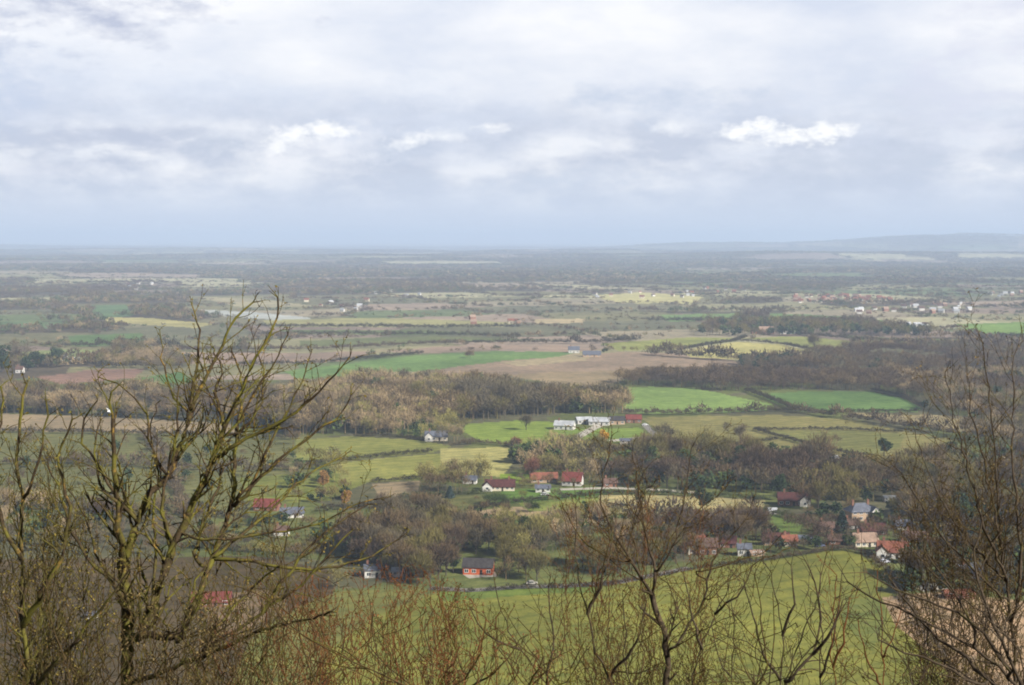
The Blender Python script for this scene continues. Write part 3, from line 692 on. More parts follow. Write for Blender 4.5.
MIXB = [('bare', OL, .16), ('bare', PU, .14), ('bare', BR, .26), ('ever', EV, .07), ('bare', GR, .18), ('bare', OL, .1), ('bare', TN, .09)]
MIXL = [('bare', BR, .22), ('bare', OL, .26), ('bare', GR, .12), ('bare', YG, .18), ('bare', TN, .16), ('ever', IV, .06)]
MIXD = [('bare', OL, .18), ('bare', BR, .20), ('ever', EV, .1), ('bare', OL, .08), ('ever', IV, .13), ('bare', GR, .08), ('ever', EV, .1), ('bare', BR, .08), ('bare', PU, .05)]  # dark mix, buff left out: shade of the woods partly put into tree colours
# single trees one can point to
tree(485, 541, 12, 'ever', EV, 'dark round topped evergreen standing above the orange barn', .8)
tree(526, 430, 11, 'bare', GR, 'lone bare tree in the sunlit pale green meadow', 1.5)
tree(517, 446, 6, 'bush', RD, 'round reddish bush on the hedge below the sunlit meadow', 1.1, 'bush')
tree(604, 445, 11, 'ever', GO, 'golden orange tree beside the farm track', 1.0)
tree(323, 488, 10, 'ever', OR, 'orange leaved tree above the left hedged pasture', .9)
tree(346, 507, 9.5, 'ever', OR, 'bright orange tree next to the dark hedge', .9)
tree(479, 478, 9, 'ever', (.085, .085, .04), 'dense dark tree at the corner of the pale yellow field', .8)
tree(531, 482, 13, 'bare', RD, 'tall pinkish bare tree behind the farmyard', .8)
tree(663, 444, 12, 'bare', GR, 'big bare tree on the bend of the grey lane', 1.3)
tree(741, 445, 11, 'bare', GR, 'bare round tree on the near edge of the olive field', 1.1)
tree(842, 537, 11, 'cone', (.04, .065, .05), 'blue green conifer beside the brown roofed bungalow', 1.5)
tree(846, 483, 12, 'ever', (.10, .10, .02), 'yellow green ivy clad tree in the dark village wood', 1.0)
tree(640, 507, 12, 'ever', (.13, .125, .02), 'moss yellow evergreen left of the tan strip field', .8)
tree(703, 512, 13, 'ever', (.045, .06, .02), 'dark evergreen standing before the tan strip field', 1.0)
tree(57, 366, 22, 'ever', EV, 'dark evergreen right beside the white farmhouse on the plain', 1.0)
tree(38, 368, 19, 'ever', EV, 'broad dark evergreen in the row on the plain', 1.5)
tree(28, 371, 16, 'ever', EV, 'low dark evergreen next to the tiny white cottage', 1.3)
tree(20, 362, 18, 'bare', GR, 'grey bare tree behind the tiny white cottage', 1.3)
tree(3, 372, 28, 'ever', EV, 'largest dark evergreen at the edge of the plain', 1.2)
tree(507, 513, 5, 'bush', BR, 'small round bush on the tan patch', 1.0, 'bush')
tree(533, 512, 5.5, 'bush', IV, 'dark green bush at the tip of the tan patch', 1.0, 'bush')
tree(496, 506, 7, 'bush', IV, 'dark leafy thicket where the strip field hedge begins', 1.3, 'bush')
tree(815, 352, 20, 'bare', GR, 'large bare tree beside the yellow field on the plain', 1.2)
tree(470, 358, 9, 'bush', BR, 'small brown bush standing in the tan stubble strip', 1.0, 'bush')
tree(884, 456, 12, 'ever', EV, 'dark evergreen at the end of the olive field', 1.1)
tree(949, 462, 14, 'ever', EV, 'dark evergreen behind the tall twiggy tree', 1.1)
tree(978, 560, 15, 'ever', EV, 'big dark evergreen behind the arching branches', 1.4)
tree(450, 498, 6, 'cone', (.06, .09, .08), 'small blue green conifer in the cottage garden', 1.4)

wood([(410, 470), (480, 474), (486, 486), (478, 494), (410, 495)], 34, 'left of the burgundy roofed cottage', MIXL, (6, 10))
wood([(508, 484), (600, 484), (600, 489), (508, 492)], 14, 'around the red roofed farmhouse', MIXL, (4, 7), 3)
wood([(345, 522), (430, 518), (470, 526), (480, 536), (462, 545), (452, 580), (420, 588), (380, 572), (340, 560)], 110, 'in the copse left of the orange barn', MIXB, (8, 13))
wood([(462, 538), (520, 528), (505, 556), (466, 556)], 22, 'directly behind the orange barn', MIXD, (7, 11))
wood([(500, 534), (600, 526), (640, 528), (640, 574), (590, 582), (505, 582)], 120, 'right of the orange barn', MIXL, (7, 12))
wood([(640, 529), (700, 529), (765, 526), (765, 534), (740, 548), (690, 560), (640, 574)], 90, 'among cottages above the nearest field', MIXD, (7, 12))
wood([(765, 534), (800, 536), (850, 545), (860, 548), (830, 549), (765, 558)], 24, 'along the nearest field crest', MIXD, (4, 8))
wood([(800, 518), (850, 510), (930, 530), (930, 558), (800, 545)], 50, 'between the village houses', MIXD, (4, 8))
wood([(905, 556), (1030, 545), (1030, 596), (905, 594)], 80, 'at the head of the tan field', MIXD, (5, 10))
wood([(760, 492), (850, 488), (930, 480), (1040, 480), (1040, 548), (930, 535), (880, 512), (800, 510)], 260, 'in the wood behind the village', MIXD, (8, 14))
wood([(650, 459), (700, 465), (760, 467), (810, 470), (870, 473), (935, 464), (1060, 468), (1060, 482), (930, 482), (850, 490), (760, 493), (700, 492), (610, 486), (600, 470)], 380, 'in the wood below the olive fields', MIXD, (8, 14))
wood([(520, 455), (560, 452), (585, 458), (625, 457), (640, 452), (650, 458), (610, 472), (590, 484), (530, 478), (515, 462)], 260, 'in the wood below the farm track', MIXL, (7, 12))
wood([(240, 500), (340, 486), (350, 500), (300, 508), (240, 510)], 36, 'around the white bungalow', MIXD, (6, 10))
wood([(-60, 505), (200, 512), (250, 524), (200, 560), (-60, 560)], 120, 'left of the white bungalow', MIXB, (6, 11))
wood([(230, 545), (340, 548), (340, 600), (230, 590)], 60, 'around the long red barn', MIXL, (4, 8))
wood([(-60, 560), (200, 560), (230, 660), (-60, 690)], 110, 'on rough ground behind the mossy tree', MIXL, (3, 7))
wood([(440, 422), (470, 424), (462, 446), (400, 440), (405, 430)], 30, 'around the white gabled house', MIXL, (6, 11))
wood([(280, 393), (345, 390), (420, 384), (500, 390), (545, 400), (600, 402), (632, 404), (622, 414), (560, 414), (520, 418), (470, 421), (425, 427), (395, 436), (350, 434), (280, 436)], 1900, 'in the big central wood', [('bare', GR, .14), ('bare', OL, .14), ('bare', BR, .2), ('bare', TN, .2), ('ever', IV, .08), ('bare', YG, .1), ('bare', TN, .14)], (9, 15), 4.5)  # buff weighted up: sunlight on this wood is put into the tree colours
wood([(-60, 396), (150, 399), (290, 394), (290, 432), (180, 420), (-60, 412)], 1100, 'in the wood behind the mossy tree', MIXB, (9, 14), 4.5)
wood([(610, 380), (700, 378), (745, 377), (860, 378), (1060, 380), (1060, 392), (930, 402), (872, 391), (800, 390), (757, 392), (720, 391), (650, 386), (624, 387)], 1000, 'in the belt beyond the bright green fields', [('bare', PU, .2), ('bare', BR, .35), ('bare', TN, .25), ('bare', OL, .12), ('ever', IV, .08)], (8, 12), 5)
wood([(920, 408), (1060, 396), (1060, 460), (960, 440), (1000, 430)], 420, 'on the brown hillside behind the twiggy tree', MIXB, (7, 12), 5)
wood([(810, 355), (900, 352), (1060, 348), (1060, 375), (745, 371), (740, 364), (805, 362)], 800, 'in the dark belt on the middle plain', [('bare', PU, .4), ('bare', BR, .3), ('bare', GR, .2), ('ever', EV, .1)], (9, 13), 6)
wood([(590, 356), (690, 350), (740, 361), (690, 352), (600, 352)], 30, 'in the scrub on the plough edge', MIXD, (6, 9), 4)
wood([(110, 350), (150, 350), (210, 360), (180, 372), (100, 368), (100, 358)], 160, 'in the copse beside the cowshed', MIXB, (9, 14), 5)
wood([(742, 322), (860, 326), (950, 338), (850, 336), (800, 336), (745, 337), (690, 336)], 300, 'around the manor on the plain', MIXD, (11, 17), 7)

wood([(-40, 440), (330, 440), (300, 500), (-40, 500)], 46, 'scattered over the pasture behind the mossy tree', MIXD, (5, 10), 5, False)
wood([(296, 462), (345, 462), (350, 484), (290, 490)], 26, 'left of the lower hedged pasture', MIXL, (5, 9), 4, False)
wood([(640, 417), (960, 417), (960, 452), (640, 448)], 12, 'dotted about the olive fields', MIXB, (4, 8), 8, False)
wood([(200, 522), (400, 512), (400, 548), (200, 552)], 30, 'below the white bungalow', MIXD, (4, 8), 5, False)
wood([(405, 494), (600, 500), (600, 514), (405, 514)], 14, 'on the strips below the cottages', MIXL, (3, 6), 5, False)

# ------------------------------------------------------------------ hedges: each its own thing
def pline(pts, step):
    """ground points along a picture polyline, evenly by metres"""
    P = []
    for a, b_ in zip(pts[:-1], pts[1:]):
        for t in np.linspace(0, 1, 20, endpoint=False): P.append((a[0] + (b_[0] - a[0]) * t, a[1] + (b_[1] - a[1]) * t))
    P.append(pts[-1]); P = np.array(P); x, y, z = ground(P[:, 0], P[:, 1])
    s = np.concatenate([[0], np.cumsum(np.hypot(np.diff(x), np.diff(y)))]); t = np.arange(0, s[-1], step)
    X = np.interp(t, s, x); Y = np.interp(t, s, y); return X, Y, hgt(X, Y)
def instance_merge(items, keyf):
    """items: (x,y,z,scale_xy,scale_z,rot,key,color) -> arrays"""
    vs, fs, cs, o = [], [], [], 0
    for (x, y, z, sx, sz, rt, key, cl) in items:
        v, f = LOD[key][int(abs(x * 7 + y * 3)) % 5]; c_, s_ = math.cos(rt), math.sin(rt)
        q = np.empty_like(v); q[:, 0] = (v[:, 0] * c_ - v[:, 1] * s_) * sx + x; q[:, 1] = (v[:, 0] * s_ + v[:, 1] * c_) * sx + y; q[:, 2] = v[:, 2] * sz + z
        vs.append(q); fs.append(f + o); o += len(v); cs.append(np.broadcast_to(np.array(cl, np.float32), (len(v), 3)))
    return np.concatenate(vs), np.concatenate(fs), np.concatenate(cs)
hr = random.Random(3)
def hedge(pts, h, col, label, gap=0.0, step=None, trees=0):
    step = step or h * .45; X, Y, Z = pline(pts, step); it = []
    for x, y, z in zip(X, Y, Z):
        if hr.random() < gap: continue
        hh = h * hr.uniform(.75, 1.3); k = hr.uniform(.8, 1.25)
        if trees and hr.random() < trees: hh *= 1.9
        it.append((x + hr.uniform(-.5, .5), y + hr.uniform(-.5, .5), z - .2, hh * 1.05, hh, hr.uniform(0, 6.3), 'hedge', tuple(c_ * k for c_ in col)))
    v, f, c_ = instance_merge(it, None); c0 = v.mean(0); c0[2] = v[:, 2].min()
    o = mesh_obj('hedge', v - c0, f, m_mass, None, c0); set_color_attr(o.data, 'tint', c_); tag(o, label, 'hedge', 'hedges between the fields'); return o
DH = (.055, .045, .026); BH = (.10, .075, .045); GH = (.06, .07, .025)
hedge([(756, 431), (800, 430), (850, 430.5), (902, 433)], 2.6, DH, 'dark hedge across the middle of the olive field')
hedge([(756, 431), (800, 443.5), (830, 451), (862, 457)], 3.0, DH, 'dark hedge slanting down the olive field to the white shed')
hedge([(688, 449), (715, 446), (745, 443.5), (778, 440)], 2.6, DH, 'short dark hedge at the left end of the olive field')
hedge([(745, 391), (765, 398), (780, 404), (792, 410)], 4.0, DH, 'dark hedge dividing the two bright green fields')
hedge([(625, 414), (660, 415), (700, 414.5), (740, 413), (778, 411)], 4.5, BH, 'thick brown hedge along the foot of the first bright green field', trees=.1)
hedge([(775, 411.5), (830, 413), (860, 413), (918, 412.5)], 3.2, DH, 'dark hedge along the foot of the second bright green field')
hedge([(792, 412), (830, 417), (870, 422), (905, 428), (960, 436)], 5.0, BH, 'tall brown tree hedge between tan strip and olive field', trees=.2)
hedge([(872, 391), (902, 397), (924, 408)], 3.2, DH, 'dark hedge at the right tip of the second bright green field')
hedge([(354, 438), (380, 436), (405, 438), (425, 441)], 2.6, DH, 'dark hedge on top of the upper left pasture')
hedge([(296, 465), (330, 462.5), (380, 457), (432, 452.5)], 2.8, DH, 'long dark hedge between the two left pastures')
hedge([(452, 446), (478, 444), (505, 446), (522, 449)], 3.4, BH, 'brown hedge under the sunlit pale green meadow', trees=.1)
hedge([(372, 483), (395, 481), (418, 479)], 2.8, DH, 'short dark hedge under the lower left pasture', .1)
hedge([(470, 511), (495, 507), (520, 503), (560, 499.5), (592, 496), (640, 494)], 3.0, DH, 'dark hedge under the green strip by the red farmhouse')
hedge([(400, 497), (440, 496), (490, 493.5)], 2.5, GH, 'low green hedge left of the burgundy cottage')
hedge([(640, 494), (690, 496.5), (730, 498), (765, 501)], 3.2, GH, 'dark green hedge above the tan strip field')
hedge([(600, 512), (640, 517), (700, 518), (762, 517)], 4.5, BH, 'brown tree hedge under the tan strip field', trees=.2)
hedge([(430, 590), (470, 592.5), (520, 589), (570, 588), (618, 585), (640, 580), (700, 569), (742, 564)], 2.0, DH, 'long low hedge along the far side of the nearest field', .15)
hedge([(742, 564), (790, 557.5), (830, 551), (850, 550.5), (870, 556), (888, 572)], 2.2, BH, 'brown hedge curving round the crest of the nearest field', .05)
hedge([(888, 574), (900, 595), (925, 632), (952, 670)], 2.2, BH, 'ragged hedge between nearest green field and tan field', .2)
hedge([(765, 512), (785, 517), (805, 524)], 3, GH, 'dark hedge above the village paddock')
hedge([(320, 512), (370, 508), (415, 506)], 3.4, DH, 'dark hedge under the bright orange tree')
hedge([(200, 548), (250, 552), (300, 553), (345, 548)], 3.4, DH, 'dark hedge below the white bungalow pasture')
hedge([(-40, 506), (60, 510), (140, 512), (240, 519), (262, 526)], 3.6, DH, 'dark hedge behind the mossy tree on the long pasture', trees=.1)
hedge([(-40, 432), (90, 434), (180, 436), (296, 440)], 4.0, DH, 'dark hedge on top of the long pasture behind the mossy tree')
hedge([(-30, 361), (0, 361), (60, 358), (112, 357.5)], 6, BH, 'dark hedge in front of the cowshed', trees=.1)
hedge([(95, 368), (140, 367.5), (180, 368)], 6, DH, 'dark hedge beside the cowshed copse')
hedge([(180, 351.5), (260, 351), (330, 350), (400, 346), (450, 344.5)], 6, PU, 'reddish hedge behind the pinkish strips')
hedge([(240, 366), (300, 365), (350, 361.5), (420, 354.5)], 5, DH, 'dark hedge between pinkish strip and green strip')
hedge([(450, 344.5), (520, 343.5), (590, 344), (640, 341)], 6, DH, 'dark hedge along the tan stubble strip', trees=.1)
hedge([(680, 350.5), (705, 346), (735, 341.5), (745, 338)], 4.5, DH, 'dark hedge on the upper left of the yellow field')
hedge([(735, 341.5), (760, 343), (785, 345.5), (812, 351)], 4.5, DH, 'dark hedge on top of the yellow field')
hedge([(650, 355), (690, 358), (740, 361), (800, 361)], 8, BH, 'dark tree hedge along the foot of the yellow field', trees=.3)
hedge([(800, 335.5), (850, 340), (900, 343), (960, 346)], 6, DH, 'dark hedge right of the yellow field')
hedge([(-30, 466), (60, 463), (150, 468), (240, 472), (320, 469)], 4, BH, 'brown hedge across the middle of the long pasture', .1, trees=.15)
hedge([(150, 437), (165, 468), (190, 518)], 4, BH, 'brown hedge running down the long pasture', .1, trees=.15)
hedge([(62, 347), (110, 347), (150, 347.5), (190, 350)], 6, DH, 'dark hedge behind the pale field by the cowshed', trees=.2)
hedge([(650, 322), (700, 322), (760, 321)], 8, DH, 'dark hedge below the pale green plain field')
hedge([(955, 338), (1000, 338), (1060, 338)], 7, DH, 'dark hedge under the bright field at the plain edge')
hedge([(640, 371.5), (690, 371), (745, 369.5)], 4.5, DH, 'straight dark hedge below the brown ploughed strip')
hedge([(260, 336), (340, 335.5), (430, 336), (520, 338)], 7, DH, 'long dark hedge crossing the olive strips')
hedge([(260, 328), (360, 328), (440, 329), (520, 328)], 7, DH, 'far dark hedge under the pale lit strips')

# ------------------------------------------------------------------ choose 300 individual trees, merge the rest
def appears(t):
    d_ = math.hypot(t['x'], t['y']); px, py = project(t['x'], t['y'], t['z'])
    return (t['h'] / d_) if -20 < px < 1044 else 0
for t in TREES: t['a'] = appears(t) + (10 if t.get('must') else 0)
TREES.sort(key=lambda t: -t['a'])
IND, REST = TREES[:296], TREES[296:]
pick = random.Random(9); run = []
NAMEOF = {'bare': 'bare_tree', 'ever': 'evergreen_tree', 'cone': 'conifer', 'bush': 'bush'}
for t in IND:
    P = PROTO[t['kind']]; k = pick.randrange(len(P)); crown_me, trunk_me = P[k]
    nm = NAMEOF[t['kind']]
    if t['col'] in (OR, GO): nm = 'autumn_tree'
    root = empty(nm, (t['x'], t['y'], t['z']), pick.uniform(0, 6.28)); w_ = t.get('w', 1.0) * pick.uniform(.9, 1.2); root.scale = (t['h'] * w_, t['h'] * w_, t['h'])
    cobj = bpy.data.objects.new('crown', crown_me); COL.objects.link(cobj); cobj.parent = root
    q = pick.uniform(.85, 1.2); cobj.color = (*[c_ * q for c_ in t['col']], 1)
    tobj = bpy.data.objects.new('trunk', trunk_me); COL.objects.link(tobj); tobj.parent = root
    if t.get('label'): tag(root, t['label'], t['cat'], 'single trees and bushes in the valley')
    else:
        size = 'tall' if t['h'] > 10.5 else ('mid-sized' if t['h'] > 7 else 'low')
        run.append((t['px'], t['where'], size + ' ' + LOOK.get(t['col'], 'brown'), root))
label_runs(run, 'tree', lambda w: 'trees ' + w)
print('rest', len(REST)); items = []
for t in REST:
    q = pick.uniform(.84, 1.16); k2 = pick.uniform(.9, 1.15)
    items.append((t['x'], t['y'], t['z'], t['h'] * 1.12 * k2, t['h'], pick.uniform(0, 6.28), t['kind'], tuple(c_ * q for c_ in t['col'])))
v, f, c_ = instance_merge(items, None)
o = mesh_obj('woods', v, f, m_mass); set_color_attr(o.data, 'tint', c_); tag(o, 'massed bare winter woods covering the middle of the valley', 'woods', kind='stuff')

# scattered far countryside: woods, hedgerows and field trees on the plain
def far_growth():
    n = 1820000; g = np.random.default_rng(77)
    az = g.uniform(-28.5, 28.5, n); u = g.uniform(0, 1, n); r = 1500 * (24000 / 1500) ** u       # log-even in distance
    x = r * np.sin(np.radians(az)); y = r * np.cos(np.radians(az)); z = hgt(x, y); px, py = project(x, y, z)
    cid, e, wood_ = country(x, y)
    infield = np.zeros(n, bool)
    for poly, c_ in FIELDS: infield |= inpoly(px, py, poly)
    for L in ([(795, 296), (892, 296), (892, 303), (795, 303)],): infield |= inpoly(px, py, L) & (g.uniform(0, 1, n) < .6)
    hw = 2.5 + r * .0016
    p = np.where(wood_, .11, np.where(e < hw, .42, .005))
    p = p * np.clip(r / 5000, .35, 1.0)
    keep = (g.uniform(0, 1, n) < p) & ~infield & (py < 384) & (px > -250) & (px < 1274)
    x, y, z, r, wood_, px = x[keep], y[keep], z[keep], r[keep], wood_[keep], px[keep]
    tint = fbm(x / 260, y / 260, 90, 3) + g.uniform(-.15, .15, len(x))
    pal = np.array([PU, BR, GR, BR, OL, IV, GR, TN, PU, BR])
    it = []
    for i in range(len(x)):
        h_ = g.uniform(8, 13) if wood_[i] else g.uniform(3.5, 9); w_ = max(h_ * .9, r[i] * .0030)
        cl = pal[int(min(.999, max(0, (tint[i] - .2) / .6)) * 10)] * g.uniform(.65, 1.15)
        it.append((x[i], y[i], z[i] - .3, w_, h_, g.uniform(0, 6.28), 'far' if r[i] < 4200 else 'farther', tuple(cl)))
    v, f, c_ = instance_merge(it, None); print('far growth', len(it), len(f))
    o = mesh_obj('distant_woods', v, f, m_mass); set_color_attr(o.data, 'tint', c_); tag(o, 'far off woods and hedgerows covering the hazy plain', 'woods', kind='stuff')
far_growth()

# ------------------------------------------------------------------ foreground trees on the scarp
def P3(px, py, d):
    a, b_, c_ = ray(px, py); return np.array([a * d, b_ * d, CH + c_ * d])
class Grow:
    def __init__(s, seed, dens=1.0): s.dens = dens; s.r = random.Random(seed); s.thick = []; s.thin = []; s.mem = []
    def stub(s, P, r, sides): 
        (s.thick if r[0] > .012 else s.thin).append(tube(P, r, sides))
    def limb(s, pts, r0, r1, d0=15.0, d1=None, kids=1.0, klen=1.0, lvl=3, up=.35, side=0.0, root=False, kink=.011, dens=1.0, tip=True):
        """pts: picture positions of a main limb, d0..d1 its distance from the scarp edge"""
        d1 = d0 if d1 is None else d1; n = len(pts); dens *= s.dens
        Q = [P3(p[0], p[1], d0 + (d1 - d0) * i / (n - 1)) for i, p in enumerate(pts)]
        if root:
            b = Q[0]; gz = float(hgt(b[0], b[1])); Q = [np.array([b[0] + s.r.uniform(-.2, .2), b[1] + .15, gz - .3]), np.array([b[0] + .05, b[1] + .05, (gz + b[2]) / 2])] + Q
        elif s.mem:
            MM = np.concatenate(s.mem); mx, my = project(MM[:, 0], MM[:, 1], MM[:, 2]); dd = np.hypot(mx - pts[0][0], my - pts[0][1]); j = int(dd.argmin())
            if dd[j] < 90:
                sh = (MM[j][1] - Q[0][1]); Q = [P3(p[0], p[1], q[1] + sh * (1 - i / (n - 1)) ** .7) for i, (p, q) in enumerate(zip(pts, Q))]
                if dd[j] > 3: Q = [MM[j]] + Q
                else: Q[0] = MM[j]
        Q = np.array(Q); t = np.concatenate([[0], np.cumsum(np.linalg.norm(np.diff(Q, axis=0), axis=1))])
        m = max(6, int(t[-1] / .11)); tt = np.linspace(0, t[-1], m)
        C = np.stack([np.interp(tt, t, Q[:, k]) for k in range(3)], 1)
        for _ in range(2): C[1:-1] = (C[:-2] + C[1:-1] * 2 + C[2:]) / 4
        C[1:] += np.array([[s.r.gauss(0, kink), s.r.gauss(0, kink * 1.5), s.r.gauss(0, kink * .6)] for _ in range(m - 1)])
        s.mem.append(C); rr = r0 + (r1 - r0) * (tt / t[-1]) ** .85; rr = rr * np.array([s.r.uniform(.88, 1.16) for _ in range(m)])
        s.stub(C, rr, 7 if r0 > .03 else 5)
        start = .3 if root else .05
        for i in range(int(m * start) + 1, m - 1):
            if s.r.random() < .46 * kids * dens:
                T = C[i + 1] - C[i - 1]; s.shoot(C[i], T / np.linalg.norm(T), klen * s.r.uniform(.35, 1.1) * (1 - .45 * i / m), max(r1 * .6, rr[i] * .45), lvl - 1, up, dens)
        if tip:
            T = C[-1] - C[-2]; T /= np.linalg.norm(T)
            for _ in range(2): s.shoot(C[-1], T, klen * s.r.uniform(.12, .28), r1 * .8, lvl - 2, up, dens)
        return C
    def shoot(s, p, T, L, r, lvl, up, dens):
        if L < .05: return
        rd = s.r; n_ = np.array([rd.gauss(0, 1), rd.gauss(0, 1), rd.gauss(0, 1)]); n_ -= T * n_.dot(T); n_ /= np.linalg.norm(n_) + 1e-9
        an = rd.uniform(.5, 1.1); D = T * math.cos(an) + n_ * math.sin(an); D[2] += up * .6; D /= np.linalg.norm(D)
        k = max(3, int(L / .07)); st = L / k; P = [p.copy()]; q = p.copy()
        for i in range(k):
            D = D + np.array([rd.gauss(0, .13), rd.gauss(0, .13), rd.gauss(0, .13) + up * .10]); D /= np.linalg.norm(D); q = q + D * st; P.append(q.copy())
            if lvl > 0 and i > 0 and rd.random() < .50 * dens: s.shoot(q, D, L * rd.uniform(.25, .6) * (1 - .4 * i / k), r * .6, lvl - 1, up, dens)
            elif rd.random() < .3:   # knobbly spur
                e = np.array([rd.gauss(0, 1), rd.gauss(0, 1), rd.gauss(0, 1) + .5]); e /= np.linalg.norm(e); ln = rd.uniform(.012, .04)
                s.thin.append(tube([q, q + e * ln], [max(.003, r * .5), .002], 3))
        rr = np.linspace(r, max(.0022, r * .3), len(P)); s.stub(P, rr, 4 if r > .006 else 3)
    def build(s, name, label, cat_, m, m2=None, group=None, loc=None, tuft=None):
        allv = s.thick + s.thin; base = allv[0][0][:5].mean(0)
        root = empty(name, base); tag(root, label, cat_, group)
        if s.thick: v, f = cat(s.thick); mesh_obj('trunk', v - base, f, m, root)
        if s.thin:
            parts = list(s.thin); v, f = cat(parts); n0 = len(f)
            if tuft:
                rg = np.random.default_rng(len(v)); P = v[rg.choice(len(v), int(len(v) * tuft[1]))]; D = rg.normal(size=P.shape); D /= np.linalg.norm(D, axis=1)[:, None]
                v, f = cat([(v, f), quads(P, D, rg.uniform(.010, .028, len(P)), rg.uniform(.008, .02, len(P)), rg)])
            o = mesh_obj('twigs', v - base, f, m2 or m, root)
            if tuft:
                o.data.materials.append(tuft[0]); mi = np.zeros(len(f), np.int32); mi[n0:] = 1; o.data.polygons.foreach_set('material_index', mi)
        return root
FG = 'trees and shrubs on the scarp in front'

# big mossy tree
g = Grow(1, 1.3)
g.limb([(128, 700), (127, 640), (127, 600), (124, 561)], .085, .060, 14.5, 14.5, root=True, kids=0.72, klen=0.62, lvl=3)
g.limb([(124, 561), (121, 532), (115, 500), (115, 480), (112, 440), (111, 410), (110, 392)], .042, .010, 14.5, 14.0, kids=1.6, klen=.68)
g.limb([(124, 561), (138, 521), (144, 500), (167, 480), (179, 451), (190, 417), (199, 390), (219, 353), (228, 325), (251, 303)], .048, .009, 14.5, 15.2, kids=1.6, klen=.68)
g.limb([(140, 640), (158, 590), (173, 544), (196, 498), (213, 463), (225, 423), (239, 400), (254, 359), (277, 325), (278, 297)], .060, .008, 14.8, 14.6, kids=1.6, klen=.68)
g.limb([(190, 417), (195, 385), (197, 357), (202, 334), (190, 304)], .020, .007, 15.0, 15.4, kids=1.30, klen=0.50)
g.limb([(178, 640), (200, 590), (213, 561), (231, 509), (236, 463), (239, 417), (243, 385), (232, 352)], .042, .009, 15.4, 15.8, kids=1.6, klen=.68)
g.limb([(196, 498), (215, 450), (240, 420), (262, 380), (285, 345), (287, 335)], .022, .006, 14.6, 14.2, kids=1.45, klen=0.50)
g.limb([(231, 509), (252, 488), (276, 460), (310, 436), (341, 416), (352, 395)], .026, .007, 15.6, 15.0, kids=1.45, klen=0.56)
g.limb([(213, 463), (232, 445), (259, 433), (291, 416), (320, 392), (336, 374), (350, 357)], .026, .007, 14.6, 13.9, kids=1.45, klen=0.56)
g.limb([(138, 521), (118, 500), (98, 462), (80, 440), (84, 412), (98, 400)], .022, .007, 14.4, 14.2, kids=1.45, klen=0.56)
g.limb([(144, 680), (175, 668), (209, 653), (240, 640), (262, 628), (300, 622), (332, 612)], .030, .010, 13.5, 13.0, kids=1.30, klen=0.56, up=.2)
g.limb([(200, 650), (240, 630), (264, 612), (275, 598), (299, 591), (312, 575), (322, 560), (338, 544), (352, 530)], .024, .007, 14.2, 13.8, kids=1.59, klen=0.56)
g.limb([(213, 561), (250, 560), (290, 570), (330, 568), (373, 558), (392, 545), (408, 532)], .022, .006, 15.2, 14.8, kids=1.45, klen=0.50)
g.limb([(196, 540), (230, 540), (262, 534), (300, 530), (330, 520), (360, 500), (392, 498)], .017, .005, 15.0, 14.6, kids=1.45, klen=0.50)
g.limb([(167, 480), (150, 450), (150, 420), (134, 395), (114, 378), (98, 377)], .017, .006, 14.7, 14.9, kids=1.45, klen=0.43)
g.limb([(127, 600), (104, 575), (80, 548), (66, 520), (60, 490), (48, 465)], .028, .007, 14.4, 14.0, kids=1.45, klen=0.62)
g.limb([(190, 417), (175, 400), (160, 372), (165, 345), (158, 330)], .014, .005, 15.0, 15.2, kids=1.45, klen=0.37)
for pts, dd in (([(150, 610), (156, 560), (152, 510), (158, 470), (150, 430), (156, 405)], 15.2), ([(190, 560), (205, 520), (222, 480), (224, 440), (214, 405), (218, 380)], 15.6), ([(235, 500), (262, 470), (268, 440), (290, 410), (300, 380), (312, 352)], 14.4),
                ([(118, 500), (98, 490), (92, 450), (100, 420)], 14.2), ([(213, 561), (240, 535), (272, 512), (300, 480), (330, 462), (352, 452)], 15.9), ([(173, 544), (160, 505), (170, 470), (176, 430), (180, 395), (172, 365)], 14.1),
                ([(245, 430), (262, 405), (266, 380), (258, 350)], 15), ([(225, 423), (214, 395), (222, 370), (212, 345)], 15.4), ([(264, 612), (285, 575), (310, 545), (340, 520), (368, 505)], 13.6), ([(124, 590), (95, 560), (88, 520), (70, 490)], 14.8),
                ([(200, 650), (232, 610), (260, 580), (296, 560), (320, 545)], 14.9), ([(178, 650), (190, 600), (200, 570), (226, 540)], 13.9)):
    g.limb(pts, .020, .006, dd, dd + .5, kids=1.6, klen=.6)
g.build('mossy_tree', 'big bare mossy tree with crooked upright limbs and orange lichen', 'tree', m_moss, m_moss, FG, tuft=(m_lichen, .10, 'lichen'))

g = Grow(2, 1.25)
g.limb([(32, 720), (28, 660), (24, 624), (20, 560), (22, 500), (17, 450), (20, 413), (26, 384)], .050, .010, 12.5, 12.8, root=True, kids=1.45, klen=0.62)
g.limb([(24, 624), (45, 590), (66, 545), (72, 500), (54, 465), (62, 440), (72, 420)], .030, .008, 12.6, 12.2, kids=1.59, klen=0.56)
g.limb([(20, 560), (2, 530), (-10, 480), (-4, 440), (4, 405), (2, 388)], .022, .008, 12.7, 13, kids=1.59, klen=0.56)
g.limb([(22, 500), (40, 470), (44, 440), (48, 415), (46, 400)], .017, .007, 12.7, 12.5, kids=1.45, klen=0.43)
g.limb([(30, 690), (60, 660), (90, 620), (110, 600), (130, 570)], .022, .007, 12.4, 12, kids=1.45, klen=0.56)
g.build('mossy_tree', 'slender mossy tree with upright stems at the picture edge beside the big mossy tree', 'tree', m_moss, m_olive, FG, tuft=(m_lichen, .10, 'lichen'))

